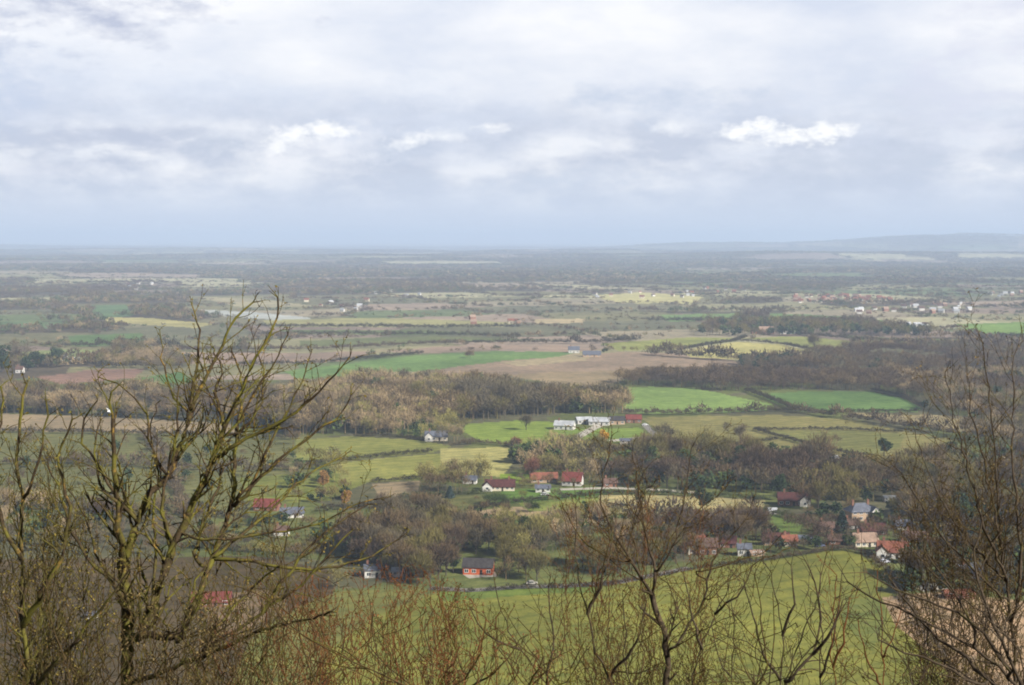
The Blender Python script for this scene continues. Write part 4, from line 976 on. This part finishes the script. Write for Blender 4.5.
# middle tree
g = Grow(3)
g.limb([(664, 720), (665, 685), (668, 652), (662, 625), (651, 594)], 0.046, 0.036, 17.5, 17.5, root=True, kids=.4, klen=1.0)
g.limb([(651, 594), (633, 563), (618, 540), (610, 526), (598, 500), (602, 480), (608, 460), (613, 436)], 0.022, 0.005, 17.5, 17.2, kids=1.3, klen=1.2, dens=1.15)
g.limb([(651, 594), (657, 575), (650, 548), (641, 520), (640, 495), (637, 470), (632, 450)], 0.021, 0.005, 17.5, 18, kids=1.3, klen=1.2, dens=1.15)
g.limb([(668, 652), (682, 640), (691, 622), (704, 602), (707, 575), (716, 550), (735, 535), (745, 520)], 0.022, 0.006, 17.6, 17.9, kids=1.3, klen=1.2, dens=1.1)
g.limb([(657, 575), (672, 548), (680, 520), (687, 490), (688, 465), (692, 448)], 0.015, 0.005, 17.6, 17.2, kids=1.3, klen=1.0, dens=1.15)
g.limb([(691, 571), (715, 570), (740, 558), (762, 556), (775, 540)], 0.011, 0.005, 17.6, 17.4, kids=1.2, klen=.8)
g.limb([(633, 563), (600, 556), (582, 540), (570, 520), (560, 500)], 0.012, 0.005, 17.5, 17.8, kids=1.3, klen=1.0, dens=1.1)
g.limb([(707, 602), (730, 580), (760, 560), (790, 548)], 0.010, 0.005, 17.8, 18.3, kids=1.2, klen=.8)
g.limb([(651, 594), (660, 560), (676, 530), (712, 500), (728, 486)], 0.011, 0.004, 17.5, 18, kids=1.3, klen=1.0, dens=1.15)
g.build('bare_tree', 'bare tree with twisted trunk and fine twiggy crown over the nearest field', 'tree', m_grey, m_under, FG, tuft=(m_straw, .05, 'buds'))

def sapling(seed, stems, label, m, m2, d, name='sapling', kids=1.0, klen=.9, r=.022, lvl=3, up=.35, cat_='tree', dens=1.0):
    g = Grow(seed)
    for i, st in enumerate(stems): g.limb(st, r * (1 if i == 0 else .75), .005, d + .12 * i, d + .2 * math.sin(i * 2.1), root=(st[0][1] > 690), kids=kids, klen=klen, lvl=lvl, up=up, dens=dens)
    return g.build(name, label, cat_, m, m2, FG)
sapling(11, [[(620, 720), (610, 679), (595, 652), (589, 613), (579, 586), (576, 545), (575, 505)], [(589, 613), (604, 580), (612, 550), (616, 520)], [(610, 679), (640, 640), (646, 600)]], 'dark forked stem rising left of the twisted trunk', m_grey, m_under, 16, r=.032, klen=1.0)
sapling(12, [[(560, 720), (545, 680), (520, 650), (500, 610), (496, 580)], [(545, 680), (556, 640), (548, 600), (552, 575)], [(520, 650), (490, 640), (470, 612)]], 'low spreading sapling over the middle of the nearest field', m_grey, m_under, 15, r=.022)
sapling(13, [[(690, 720), (691, 679), (702, 645), (718, 609), (730, 585), (738, 560)], [(702, 645), (690, 610), (684, 575)], [(718, 609), (745, 590), (752, 566)]], 'grey forked stem rising right of the twisted trunk', m_grey, m_under, 16.5, r=.028)
sapling(14, [[(776, 720), (780, 679), (784, 636), (776, 594), (766, 563)], [(784, 636), (796, 600), (792, 566)], [(780, 679), (760, 650), (752, 610), (744, 580)]], 'thin upright sapling with curved twin stems before the brown hedge', m_grey, m_grey, 15, r=.024)
sapling(15, [[(786, 720), (785, 685), (800, 640), (818, 600), (822, 575)], [(785, 685), (815, 655), (822, 620), (818, 585), (806, 560)], [(815, 655), (835, 628), (842, 600)]], 'pale forked sapling right of the twin stemmed one', m_grey, m_grey, 14.2, r=.028)
sapling(16, [[(822, 720), (820, 680), (822, 640), (818, 590), (826, 555)], [(820, 680), (832, 650), (838, 610), (842, 570)]], 'straight dark pair of stems below the crest hedge', m_grey, m_under, 15.5, r=.024)
sapling(17, [[(838, 720), (834, 670), (832, 625), (838, 575)], [(834, 670), (846, 640), (850, 600)]], 'reddish brown sapling close to the straight dark stems', m_red, m_red, 14, r=.02)
sapling(18, [[(884, 720), (882, 660), (880, 610), (876, 570)], [(882, 660), (896, 630), (902, 605)], [(882, 690), (866, 660), (858, 620)]], 'slim reddish sapling in front of the dark green patch', m_red, m_under, 15, r=.018)
sapling(19, [[(735, 720), (730, 680), (736, 640), (732, 600)], [(730, 680), (716, 650), (712, 625)]], 'thin sapling between twisted trunk and twin stems', m_grey, m_under, 17, r=.018)
sapling(20, [[(470, 720), (466, 680), (452, 640), (440, 600)], [(466, 680), (484, 650), (486, 620)], [(466, 690), (500, 670), (520, 640)]], 'olive twigged shrub beside the reddish thicket', m_olive, m_olive, 15.5, r=.018, dens=1.2, cat_='shrub', name='shrub')
sapling(21, [[(925, 720), (915, 690), (905, 660), (890, 640), (872, 612)], [(915, 690), (930, 660), (932, 630)]], 'small sapling at the corner of green and tan fields', m_grey, m_under, 14, r=.018)
sapling(22, [[(540, 720), (530, 690), (512, 668), (500, 650)], [(530, 690), (545, 660), (540, 630)], [(530, 700), (570, 680), (585, 650)]], 'low tangled sapling in front of the spreading one', m_under, m_under, 13.5, r=.016)
sapling(23, [[(640, 720), (634, 690), (622, 660), (628, 630), (622, 600)], [(634, 690), (648, 668), (640, 640)]], 'slight sapling just left of the twisted trunk base', m_grey, m_under, 15, r=.016)
sapling(24, [[(752, 720), (758, 690), (770, 660), (758, 630), (762, 600), (756, 575)], [(758, 690), (742, 670), (738, 650)]], 'wavy sapling left of the curved twin stems', m_under, m_under, 13.8, r=.018)

# arching branches bottom right
g = Grow(30)
g.limb([(1050, 740), (1010, 676), (981, 651), (934, 626), (900, 610), (879, 601), (862, 592), (848, 582)], 0.034, 0.006, 11, 11.8, root=True, kids=1.2, klen=1.0, up=.25)
g.limb([(1035, 720), (1000, 690), (960, 655), (925, 628), (905, 600), (890, 578)], 0.023, 0.006, 11.2, 12, kids=1.2, klen=1.0, up=.3)
g.limb([(1010, 676), (985, 630), (950, 607), (917, 598), (890, 590), (868, 572)], 0.019, 0.005, 11, 11.4, kids=1.2, klen=.9, up=.3)
g.limb([(985, 690), (960, 672), (930, 660), (900, 650), (875, 640)], 0.014, 0.005, 10.8, 11, kids=1.2, klen=.8, up=.3)
g.limb([(1030, 700), (1000, 640), (984, 610), (978, 580), (975, 550), (980, 520)], 0.019, 0.006, 11.2, 11.4, kids=1.2, klen=1.0)
g.limb([(981, 651), (960, 600), (938, 570), (925, 550)], 0.012, 0.005, 11.2, 11.6, kids=1.2, klen=.9)
g.build('arching_tree', 'bare tree arching its long branches across the tan field', 'tree', m_grey, m_grey, FG)
# tall twiggy tree at the right
g = Grow(31)
g.limb([(1016, 720), (1014, 640), (1006, 580), (1000, 540), (995, 460), (990, 400), (985, 360), (982, 342)], 0.041, 0.005, 16.5, 16.5, root=True, kids=1.3, klen=1.08, up=.5, dens=1.2)
g.limb([(1006, 580), (985, 530), (970, 480), (958, 430), (950, 395), (944, 372)], 0.020, 0.004, 16.5, 16, kids=1.5, klen=1.01, up=.5, dens=1.25)
g.limb([(1000, 540), (990, 490), (978, 440), (970, 400), (968, 366)], 0.018, 0.004, 16.5, 17, kids=1.5, klen=0.94, up=.5, dens=1.25)
g.limb([(1014, 620), (1022, 560), (1012, 460), (1014, 400), (1012, 360), (1018, 345)], 0.024, 0.004, 16.8, 17.2, kids=1.5, klen=0.94, up=.5, dens=1.25)
g.limb([(1006, 600), (975, 570), (945, 540), (920, 505), (905, 475), (880, 455)], 0.016, 0.004, 16.4, 15.8, kids=1.5, klen=0.86, up=.4, dens=1.2)
g.limb([(1006, 580), (970, 545), (940, 500), (925, 460), (915, 430)], 0.015, 0.004, 16.4, 16.8, kids=1.5, klen=0.86, up=.45, dens=1.2)
g.limb([(1010, 640), (980, 610), (950, 590), (920, 560), (900, 530)], 0.015, 0.004, 16.2, 15.8, kids=1.4, klen=0.86, up=.4, dens=1.2)
g.build('twiggy_tree', 'tall bare tree with a dense fan of fine upright twigs', 'tree', m_grey, m_under, FG, tuft=(m_straw, .05, 'buds'))

# reddish thicket and other shrubs: many thin stems from one root
def thicket(seed, cx, top, spread, d, n, label, m, m2, jitter=40, name='shrub', klen=.6, r=.010, dens=1.0):
    g = Grow(seed); rd = random.Random(seed)
    bx = P3(cx, 700, d)
    for i in range(n):
        tx = cx + rd.uniform(-spread, spread); ty = top + rd.uniform(0, jitter) + abs(tx - cx) / spread * 25
        g.limb([(cx + (tx - cx) * .7, 720), (cx + (tx - cx) * .8 + rd.uniform(-14, 14), 685), (cx + (tx - cx) * .85 + rd.uniform(-22, 22), (685 + ty) / 2), (tx, ty)], r * rd.uniform(.7, 1.3), .003,
               d + rd.uniform(-.6, .6), d + rd.uniform(-.9, .9), root=True, kids=1.5, klen=klen * .6, lvl=2, up=.3, kink=.02, dens=dens)
    return g.build(name, label, 'shrub', m, m2, FG, tuft=(m_russet if m is m_red else m_lichen if m is m_olive else m_straw, .12, 'leaves'))
thicket(41, 375, 560, 95, 16, 50, 'dense thicket of reddish twigs beside the big mossy tree', m_red, m_red, klen=.9, dens=1.2, r=.014)
thicket(42, 435, 580, 80, 15, 40, 'reddish and olive twiggy shrub before the edge of the nearest field', m_red, m_olive, r=.013)
thicket(43, 285, 585, 85, 14, 38, 'rusty twiggy shrub under the lowest limb of the mossy tree', m_under, m_red, klen=.8, r=.014)
thicket(44, 210, 565, 95, 13, 38, 'tangled olive brown shrub under the big mossy tree', m_under, m_olive, klen=.8, r=.014)
thicket(45, 60, 510, 90, 13.5, 38, 'tall tangle of olive stems in front of the slender mossy tree', m_olive, m_under, 90, klen=.8, r=.014)
thicket(46, 140, 590, 90, 12.5, 34, 'dark brown shrub at the foot of the big mossy tree', m_under, m_under, r=.014)
thicket(47, 495, 615, 70, 14, 34, 'low reddish shrub over the bottom of the nearest field', m_red, m_under, 40, r=.011)
thicket(48, 640, 590, 90, 19, 26, 'sparse brown shrub behind the twisted trunk', m_under, m_under, 70, klen=.8, r=.012)
thicket(49, 988, 440, 84, 17.5, 46, 'dense brown brushwood behind the tall twiggy tree', m_grey, m_under, 100, klen=1.5, dens=1.2, r=.014)
thicket(50, 650, 485, 85, 20, 30, 'fine reddish brown twigs rising behind the twisted trunk tree', m_under, m_red, 80, klen=1.5, dens=1.2, r=.013)
thicket(51, 5, 430, 80, 15, 44, 'tall olive brown bush at the picture edge behind the slender mossy tree', m_olive, m_moss, 90, klen=1.3, r=.016)
thicket(52, 780, 620, 80, 16, 22, 'sparse olive shrub under the twin stemmed sapling', m_olive, m_under, 50, klen=.7, r=.010)
thicket(53, 240, 490, 100, 17, 24, 'tall brown brushwood behind the crooked limbs of the mossy tree', m_under, m_moss, 110, klen=1.3, r=.015)
thicket(54, 930, 620, 70, 13, 18, 'thin brown shrub beneath the arching branches', m_under, m_under, 50, klen=.7, r=.010)
# undergrowth on the scarp
g = Grow(60); rd = random.Random(60)
for i in range(420):
    d_ = rd.uniform(6, 26); x = rd.uniform(-.42, .42) * d_; y = d_; z = float(hgt(x, y)); 
    p = np.array([x, y, z - .05]); hh = rd.uniform(.8, 2.6)
    P = [p + np.array([rd.gauss(0, .05) * k, rd.gauss(0, .05) * k, hh * k / 5]) for k in range(6)]
    g.thin.append(tube(P, np.linspace(.008, .003, 6), 3))
    for k in range(2, 6): g.shoot(P[k], np.array([0, 0, 1.0]), hh * .35, .004, 1, .3, 1)
v, f = cat(g.thin); o = mesh_obj('undergrowth', v, f, m_under); tag(o, 'low brown scrub and brambles covering the scarp slope', 'undergrowth', kind='stuff')

# ------------------------------------------------------------------ gull
def gull(px, py, d):
    p = P3(px, py, d); root = empty('gull', p); root.rotation_euler = (R(0), R(52), R(4)); tag(root, 'small white gull gliding in front of the dark woods', 'bird')
    n = 9; xs = np.linspace(-.24, .22, n); rr = np.array([.01, .025, .042, .055, .06, .055, .042, .036, .01])
    v, f = tube(np.stack([xs, np.zeros(n), np.zeros(n)], 1), rr, 8)
    wv = []; wf = []
    b = len(v); parts = [(v, f)]
    for sg in (-1, 1):
        W_ = np.array([(-.09, 0, .02), (.09, 0, .02), (.10, sg * .25, .10), (-.05, sg * .25, .11), (.02, sg * .62, .05), (-.06, sg * .60, .05)], float)
        W2 = W_ + np.array([0, 0, .012]); V = np.concatenate([W_, W2]); Fq = np.array([(0, 1, 2, 3), (3, 2, 4, 5), (9, 8, 7, 6), (11, 10, 8, 9), (0, 3, 9, 6), (1, 7, 8, 2), (2, 8, 10, 4), (4, 10, 11, 5), (5, 11, 9, 3)]); parts.append((V, Fq))
    v, f = cat(parts); mesh_obj('body', v, f, m_frame, root)
    bk = MB(); bk.box(.215, .26, -.008, .008, -.008, .008); bk.build('beak', simple('beak_yellow', (.6, .4, .05)), root)
gull(109, 411, 88)

# ------------------------------------------------------------------ sun, sky, clouds, air
SUN_AZ = Vector((0.80, -0.60)).normalized(); SUN_EL = R(33)
sd = bpy.data.lights.new('sun', 'SUN'); sd.energy = 5.0; sd.angle = R(0.6); sd.color = (1.0, .955, .88)
so = bpy.data.objects.new('sun', sd); COL.objects.link(so)
sv = Vector((SUN_AZ.x * math.cos(SUN_EL), SUN_AZ.y * math.cos(SUN_EL), math.sin(SUN_EL)))
so.rotation_euler = sv.to_track_quat('Z', 'Y').to_euler()

# unseen cloud layer 1500 m up, its gaps shaped to place the sun patches
def shade(gx, gy, px, py):
    """how much cloud stands between the sun and this ground point (0 clear .. 1 thick)"""
    n1 = fbm(gx / 620, gy / 900, 400, 4)
    s = sstep(.40, .60, n1)
    def blob(cx, cy, rx, ry, v, s, hard=1.4):
        d_ = ((px - cx) / rx) ** 2 + ((py - cy) / ry) ** 2; w_ = np.clip(np.exp(-d_ ** hard) * 1.25, 0, 1); return s * (1 - w_) + v * w_
    s = blob(120, 460, 300, 90, .75, s); s = blob(180, 620, 330, 100, .62, s)
    s = blob(840, 480, 260, 60, .95, s); s = blob(900, 400, 260, 32, .45, s)
    s = blob(560, 545, 190, 30, .55, s); s = blob(650, 620, 330, 60, .35, s); s = blob(990, 640, 130, 60, .3, s)
    s = blob(510, 435, 220, 66, .0, s); s = blob(560, 480, 130, 22, .0, s); s = blob(400, 462, 120, 32, .05, s); s = blob(690, 402, 85, 15, .05, s); s = blob(725, 425, 95, 16, .25, s); s = blob(835, 400, 90, 9, .7, s)
    s = blob(890, 551, 34, 16, .0, s); s = blob(480, 568, 36, 16, .1, s); s = blob(780, 578, 130, 24, .05, s)
    s = blob(580, 365, 160, 10, .1, s); s = blob(760, 347, 90, 10, .0, s); s = blob(380, 367, 90, 9, .2, s)
    return s
def shade_cloud_layer():
    hz = 1500.0; off = hz / math.tan(SUN_EL); ox, oy = SUN_AZ.x * off, SUN_AZ.y * off
    xs = np.arange(-3600, 4400, 45.0); ys = np.arange(-700, 7600, 45.0); X, Y = np.meshgrid(xs, ys)
    gx, gy = X.ravel(), Y.ravel(); px, py = project(gx, np.maximum(gy, 1), hgt(gx, gy))
    s = shade(gx, gy, px, py); s = np.where(gy < 200, .74, s)
    s = s * (1 - sstep(6300, 7400, gy)) * (1 - sstep(2700, 3500, np.abs(gx - 300)))
    v = np.stack([gx + ox, gy + oy, hz + 120 * (fbm(gx / 300, gy / 300, 444, 4) - .5)], 1)
    n, k = len(xs), len(ys); idx = np.arange(n * k).reshape(k, n)
    f = np.stack([idx[:-1, :-1], idx[:-1, 1:], idx[1:, 1:], idx[1:, :-1]], -1).reshape(-1, 4)
    f = f[(s[f].max(1) > .02)]
    m = bpy.data.materials.new('cloud'); m.use_nodes = True; nt = m.node_tree; nt.nodes.clear()
    out = N(nt, 'ShaderNodeOutputMaterial'); tr_ = N(nt, 'ShaderNodeBsdfTransparent'); tl = N(nt, 'ShaderNodeBsdfTranslucent'); df = N(nt, 'ShaderNodeBsdfDiffuse')
    tl.inputs[0].default_value = (.30, .31, .33, 1); df.inputs[0].default_value = (.7, .7, .72, 1)
    m1 = N(nt, 'ShaderNodeMixShader'); m1.inputs[0].default_value = .35; nt.links.new(tl.outputs[0], m1.inputs[1]); nt.links.new(df.outputs[0], m1.inputs[2])
    a_ = N(nt, 'ShaderNodeAttribute', attribute_name='density'); m2 = N(nt, 'ShaderNodeMixShader'); nt.links.new(a_.outputs['Fac'], m2.inputs[0])
    nt.links.new(tr_.outputs[0], m2.inputs[1]); nt.links.new(m1.outputs[0], m2.inputs[2]); nt.links.new(m2.outputs[0], out.inputs[0])
    o = mesh_obj('clouds', v, f, m); at_ = o.data.attributes.new('density', 'FLOAT', 'POINT'); at_.data.foreach_set('value', (np.clip(s * 1.3 - .1, 0, 1) * .98).astype(np.float32))
    tag(o, 'broken cloud layer out of view, shaped to shade the valley', 'clouds', kind='stuff')
shade_cloud_layer()

w = bpy.data.worlds.new('World'); scene.world = w; w.use_nodes = True; nt = w.node_tree; bg = nt.nodes['Background']
sky = N(nt, 'ShaderNodeTexSky', sky_type='NISHITA'); sky.sun_disc = False; sky.sun_elevation = SUN_EL; sky.sun_rotation = math.atan2(SUN_AZ.x, SUN_AZ.y)
sky.air_density = 1.2; sky.dust_density = 2.0
def M(op, a, b_=None, c_=None, clamp=False):
    n = N(nt, 'ShaderNodeMath', operation=op, use_clamp=clamp)
    for i, v_ in enumerate((a, b_, c_)):
        if v_ is None: continue
        if hasattr(v_, 'links'): nt.links.new(v_, n.inputs[i])
        else: n.inputs[i].default_value = v_
    return n.outputs[0]
tc = N(nt, 'ShaderNodeTexCoord'); sep = N(nt, 'ShaderNodeSeparateXYZ'); nt.links.new(tc.outputs['Generated'], sep.inputs[0])
AZ = M('MULTIPLY', M('ARCTAN2', sep.outputs[0], sep.outputs[1]), 57.2958)      # degrees right of the view
EL = M('MULTIPLY', M('ARCSINE', sep.outputs[2]), 57.2958)                     # degrees above the horizon
def vec(a, b_, c_=0.0):
    n = N(nt, 'ShaderNodeCombineXYZ')
    for i, v_ in enumerate((a, b_, c_)):
        if hasattr(v_, 'links'): nt.links.new(v_, n.inputs[i])
        else: n.inputs[i].default_value = v_
    return n.outputs[0]
def wnoise(sx, sy, off, detail=6, rough=.58):
    n = N(nt, 'ShaderNodeTexNoise'); n.inputs['Scale'].default_value = 1; n.inputs['Detail'].default_value = detail; n.inputs['Roughness'].default_value = rough
    nt.links.new(vec(M('MULTIPLY_ADD', AZ, sx, off), M('MULTIPLY_ADD', EL, sy, off * .7), off), n.inputs['Vector']); return n.outputs['Fac']
nA = wnoise(.10, .26, 3.1); nB = wnoise(.33, .8, 9.7, 7, .6); nC = wnoise(.9, 1.9, 21.3, 6, .6)
warp = M('ADD', M('MULTIPLY', M('SUBTRACT', nB, .5), 1.0), M('MULTIPLY', M('SUBTRACT', nC, .5), .55))
def blob(cx, cy, rx, ry, wa=2.2, sharp=1.0):
    """soft patch centred at azimuth cx, elevation cy (degrees), edge broken by noise"""
    dx = M('DIVIDE', M('SUBTRACT', AZ, cx), rx); dy = M('DIVIDE', M('SUBTRACT', EL, cy), ry)
    d2 = M('SQRT', M('ADD', M('MULTIPLY', dx, dx), M('MULTIPLY', dy, dy)))
    q = M('ADD', M('SUBTRACT', .9, d2), M('MULTIPLY', warp, wa * 2.6)); return M('MULTIPLY', M('MULTIPLY', q, sharp), 1.0, clamp=True)
def deg(px, py): return math.degrees(math.atan((px - 512) / F)), math.degrees(math.atan((238 - py) / F))
S = 10.0
def lin(r_, g_, b_): return tuple((((c / 255 + .055) / 1.055) ** 2.4 if c > 10 else c / 3294) * S for c in (r_, g_, b_))
base = N(nt, 'ShaderNodeMix', data_type='RGBA'); base.inputs[0].default_value = .93
nt.links.new(sky.outputs[0], base.inputs[6])
veil = ramp(nt, nA, [(.36, tuple(c / S for c in lin(216, 223, 239))), (.62, tuple(c / S for c in lin(251, 251, 254)))])
vs = N(nt, 'ShaderNodeVectorMath', operation='SCALE'); vs.inputs['Scale'].default_value = S; nt.links.new(veil, vs.inputs[0]); nt.links.new(vs.outputs[0], base.inputs[7])
cur = base.outputs[2]
# clear-ish bluish band under the cloud bases down to the horizon
band = M('MULTIPLY_ADD', EL, -.55, 1.45, clamp=True)
def over(cur, mask, colr, amt=1.0):
    return mixc(nt, 'MIX', M('MULTIPLY', mask, amt), cur, colr)
# grey cumulus bank at 2 to 5 degrees
bank = M('MULTIPLY', M('MULTIPLY', M('SUBTRACT', 6.2, EL), .45, clamp=True), M('MULTIPLY', M('SUBTRACT', nB, .36), 4.0, clamp=True))
cur = over(cur, bank, lin(191, 199, 217), .88)
for (px_, py_, rx, ry, c_, a_) in ((120, 145, 5.2, .85, (190, 197, 216), .8), (60, 150, 4, .7, (188, 196, 214), .6), (660, 105, 3.6, .75, (196, 207, 226), .9), (40, 10, 7.5, 2.2, (186, 193, 214), .95), (10, 95, 2.5, 2.5, (196, 206, 226), .8), (1010, 30, 3.5, 3.0, (216, 219, 234), .7), (10, 100, 1.6, 1.2, (196, 208, 230), .6),
                               (400, 150, 2.6, .7, (190, 201, 220), .75), (230, 145, 2.4, .6, (194, 203, 219), .7), (840, 165, 5.5, .7, (200, 208, 223), .7), (960, 110, 3.0, 1.6, (216, 220, 236), .7), (560, 180, 6, .6, (205, 214, 229), .7), (980, 175, 3, .6, (200, 210, 226), .6)):
    ax, ey = deg(px_, py_); cur = over(cur, blob(ax, ey, rx, ry, 1.6, .8), lin(*c_), a_)
WH = (255, 255, 255)
nD = wnoise(2.6, 4.2, 41.0, 5, .62); warp = M('ADD', M('MULTIPLY', M('SUBTRACT', nC, .5), .55), M('MULTIPLY', M('SUBTRACT', nD, .5), .30))
for (px_, py_, rx, ry, c_, a_, sh) in ((315, 146, 4.2, 1.0, (246, 246, 250), .9, 1.0), (60, 175, 2.5, .4, (240, 240, 246), .7, 1.0), (120, 180, 2.2, .45, (238, 240, 246), .8, 1.2), (285, 162, 1.3, .5, (246, 245, 249), .7, 1.3), (470, 165, 2.2, .6, (238, 240, 246), .6, 1.0), (430, 95, 2.5, .9, (250, 252, 255), .6, .9), (180, 90, 5, .9, (244, 248, 254), .5, 1),
                               (278, 148, .5, .55, WH, .9, 2.2), (296, 138, .75, .5, WH, 1, 2.4), (322, 131, .9, .42, WH, 1, 2.6), (345, 133, .5, .3, WH, .9, 2.2), (408, 142, 1.0, .35, WH, .8, 1.6), (445, 138, .9, .4, WH, .7, 1.5), (490, 128, .9, .25, WH, .8, 1.8),
                               (670, 130, .8, .35, (248, 249, 252), .8, 1.6), (738, 135, .8, .38, WH, 1, 2.4), (762, 131, .8, .45, WH, 1, 2.8), (795, 140, 1.1, .42, WH, 1, 2.8), (822, 134, .8, .42, WH, 1, 2.6), (843, 133, .5, .35, WH, .9, 2.2), (990, 140, 1.2, .6, (240, 240, 247), .6, 1.1)):
    ax, ey = deg(px_, py_); cur = over(cur, blob(ax, ey, rx * 1.15, ry * 1.2, 1.5, sh * .6), lin(*c_), a_)
cur = over(cur, band, lin(202, 212, 230), .92)
# unseen sky above the frame, darkened as added cloud to cut ambient light
top = M('MULTIPLY', M('SUBTRACT', EL, 10.5), .09, clamp=True)
cur = over(cur, top, lin(92, 100, 122))
nt.links.new(cur, bg.inputs[0]); bg.inputs[1].default_value = .0655

# air
hb = MB(); hb.box(-60000, 60000, -60000, 60000, -90, 235)
mh = bpy.data.materials.new('hazy_air'); mh.use_nodes = True; ntv = mh.node_tree; ntv.nodes.clear(); out = ntv.nodes.new('ShaderNodeOutputMaterial'); pv = ntv.nodes.new('ShaderNodeVolumePrincipled')
pv.inputs['Color'].default_value = (.60, .74, .97, 1); pv.inputs['Density'].default_value = 1.2e-4; pv.inputs['Anisotropy'].default_value = 0.0
ntv.links.new(pv.outputs[0], out.inputs['Volume'])
ho = hb.build('haze', mh); tag(ho, 'thin bluish haze filling the air over the plain', 'haze', kind='stuff')

# ------------------------------------------------------------------ render settings
scene.render.engine = 'CYCLES'
cy = scene.cycles
cy.use_denoising = True; cy.max_bounces = 6; cy.diffuse_bounces = 3; cy.volume_bounces = 1; cy.transparent_max_bounces = 12
cy.filter_width = 1.9
scene.view_settings.view_transform = 'Standard'; scene.view_settings.look = 'None'; scene.view_settings.exposure = 0.74; scene.view_settings.gamma = 1.0
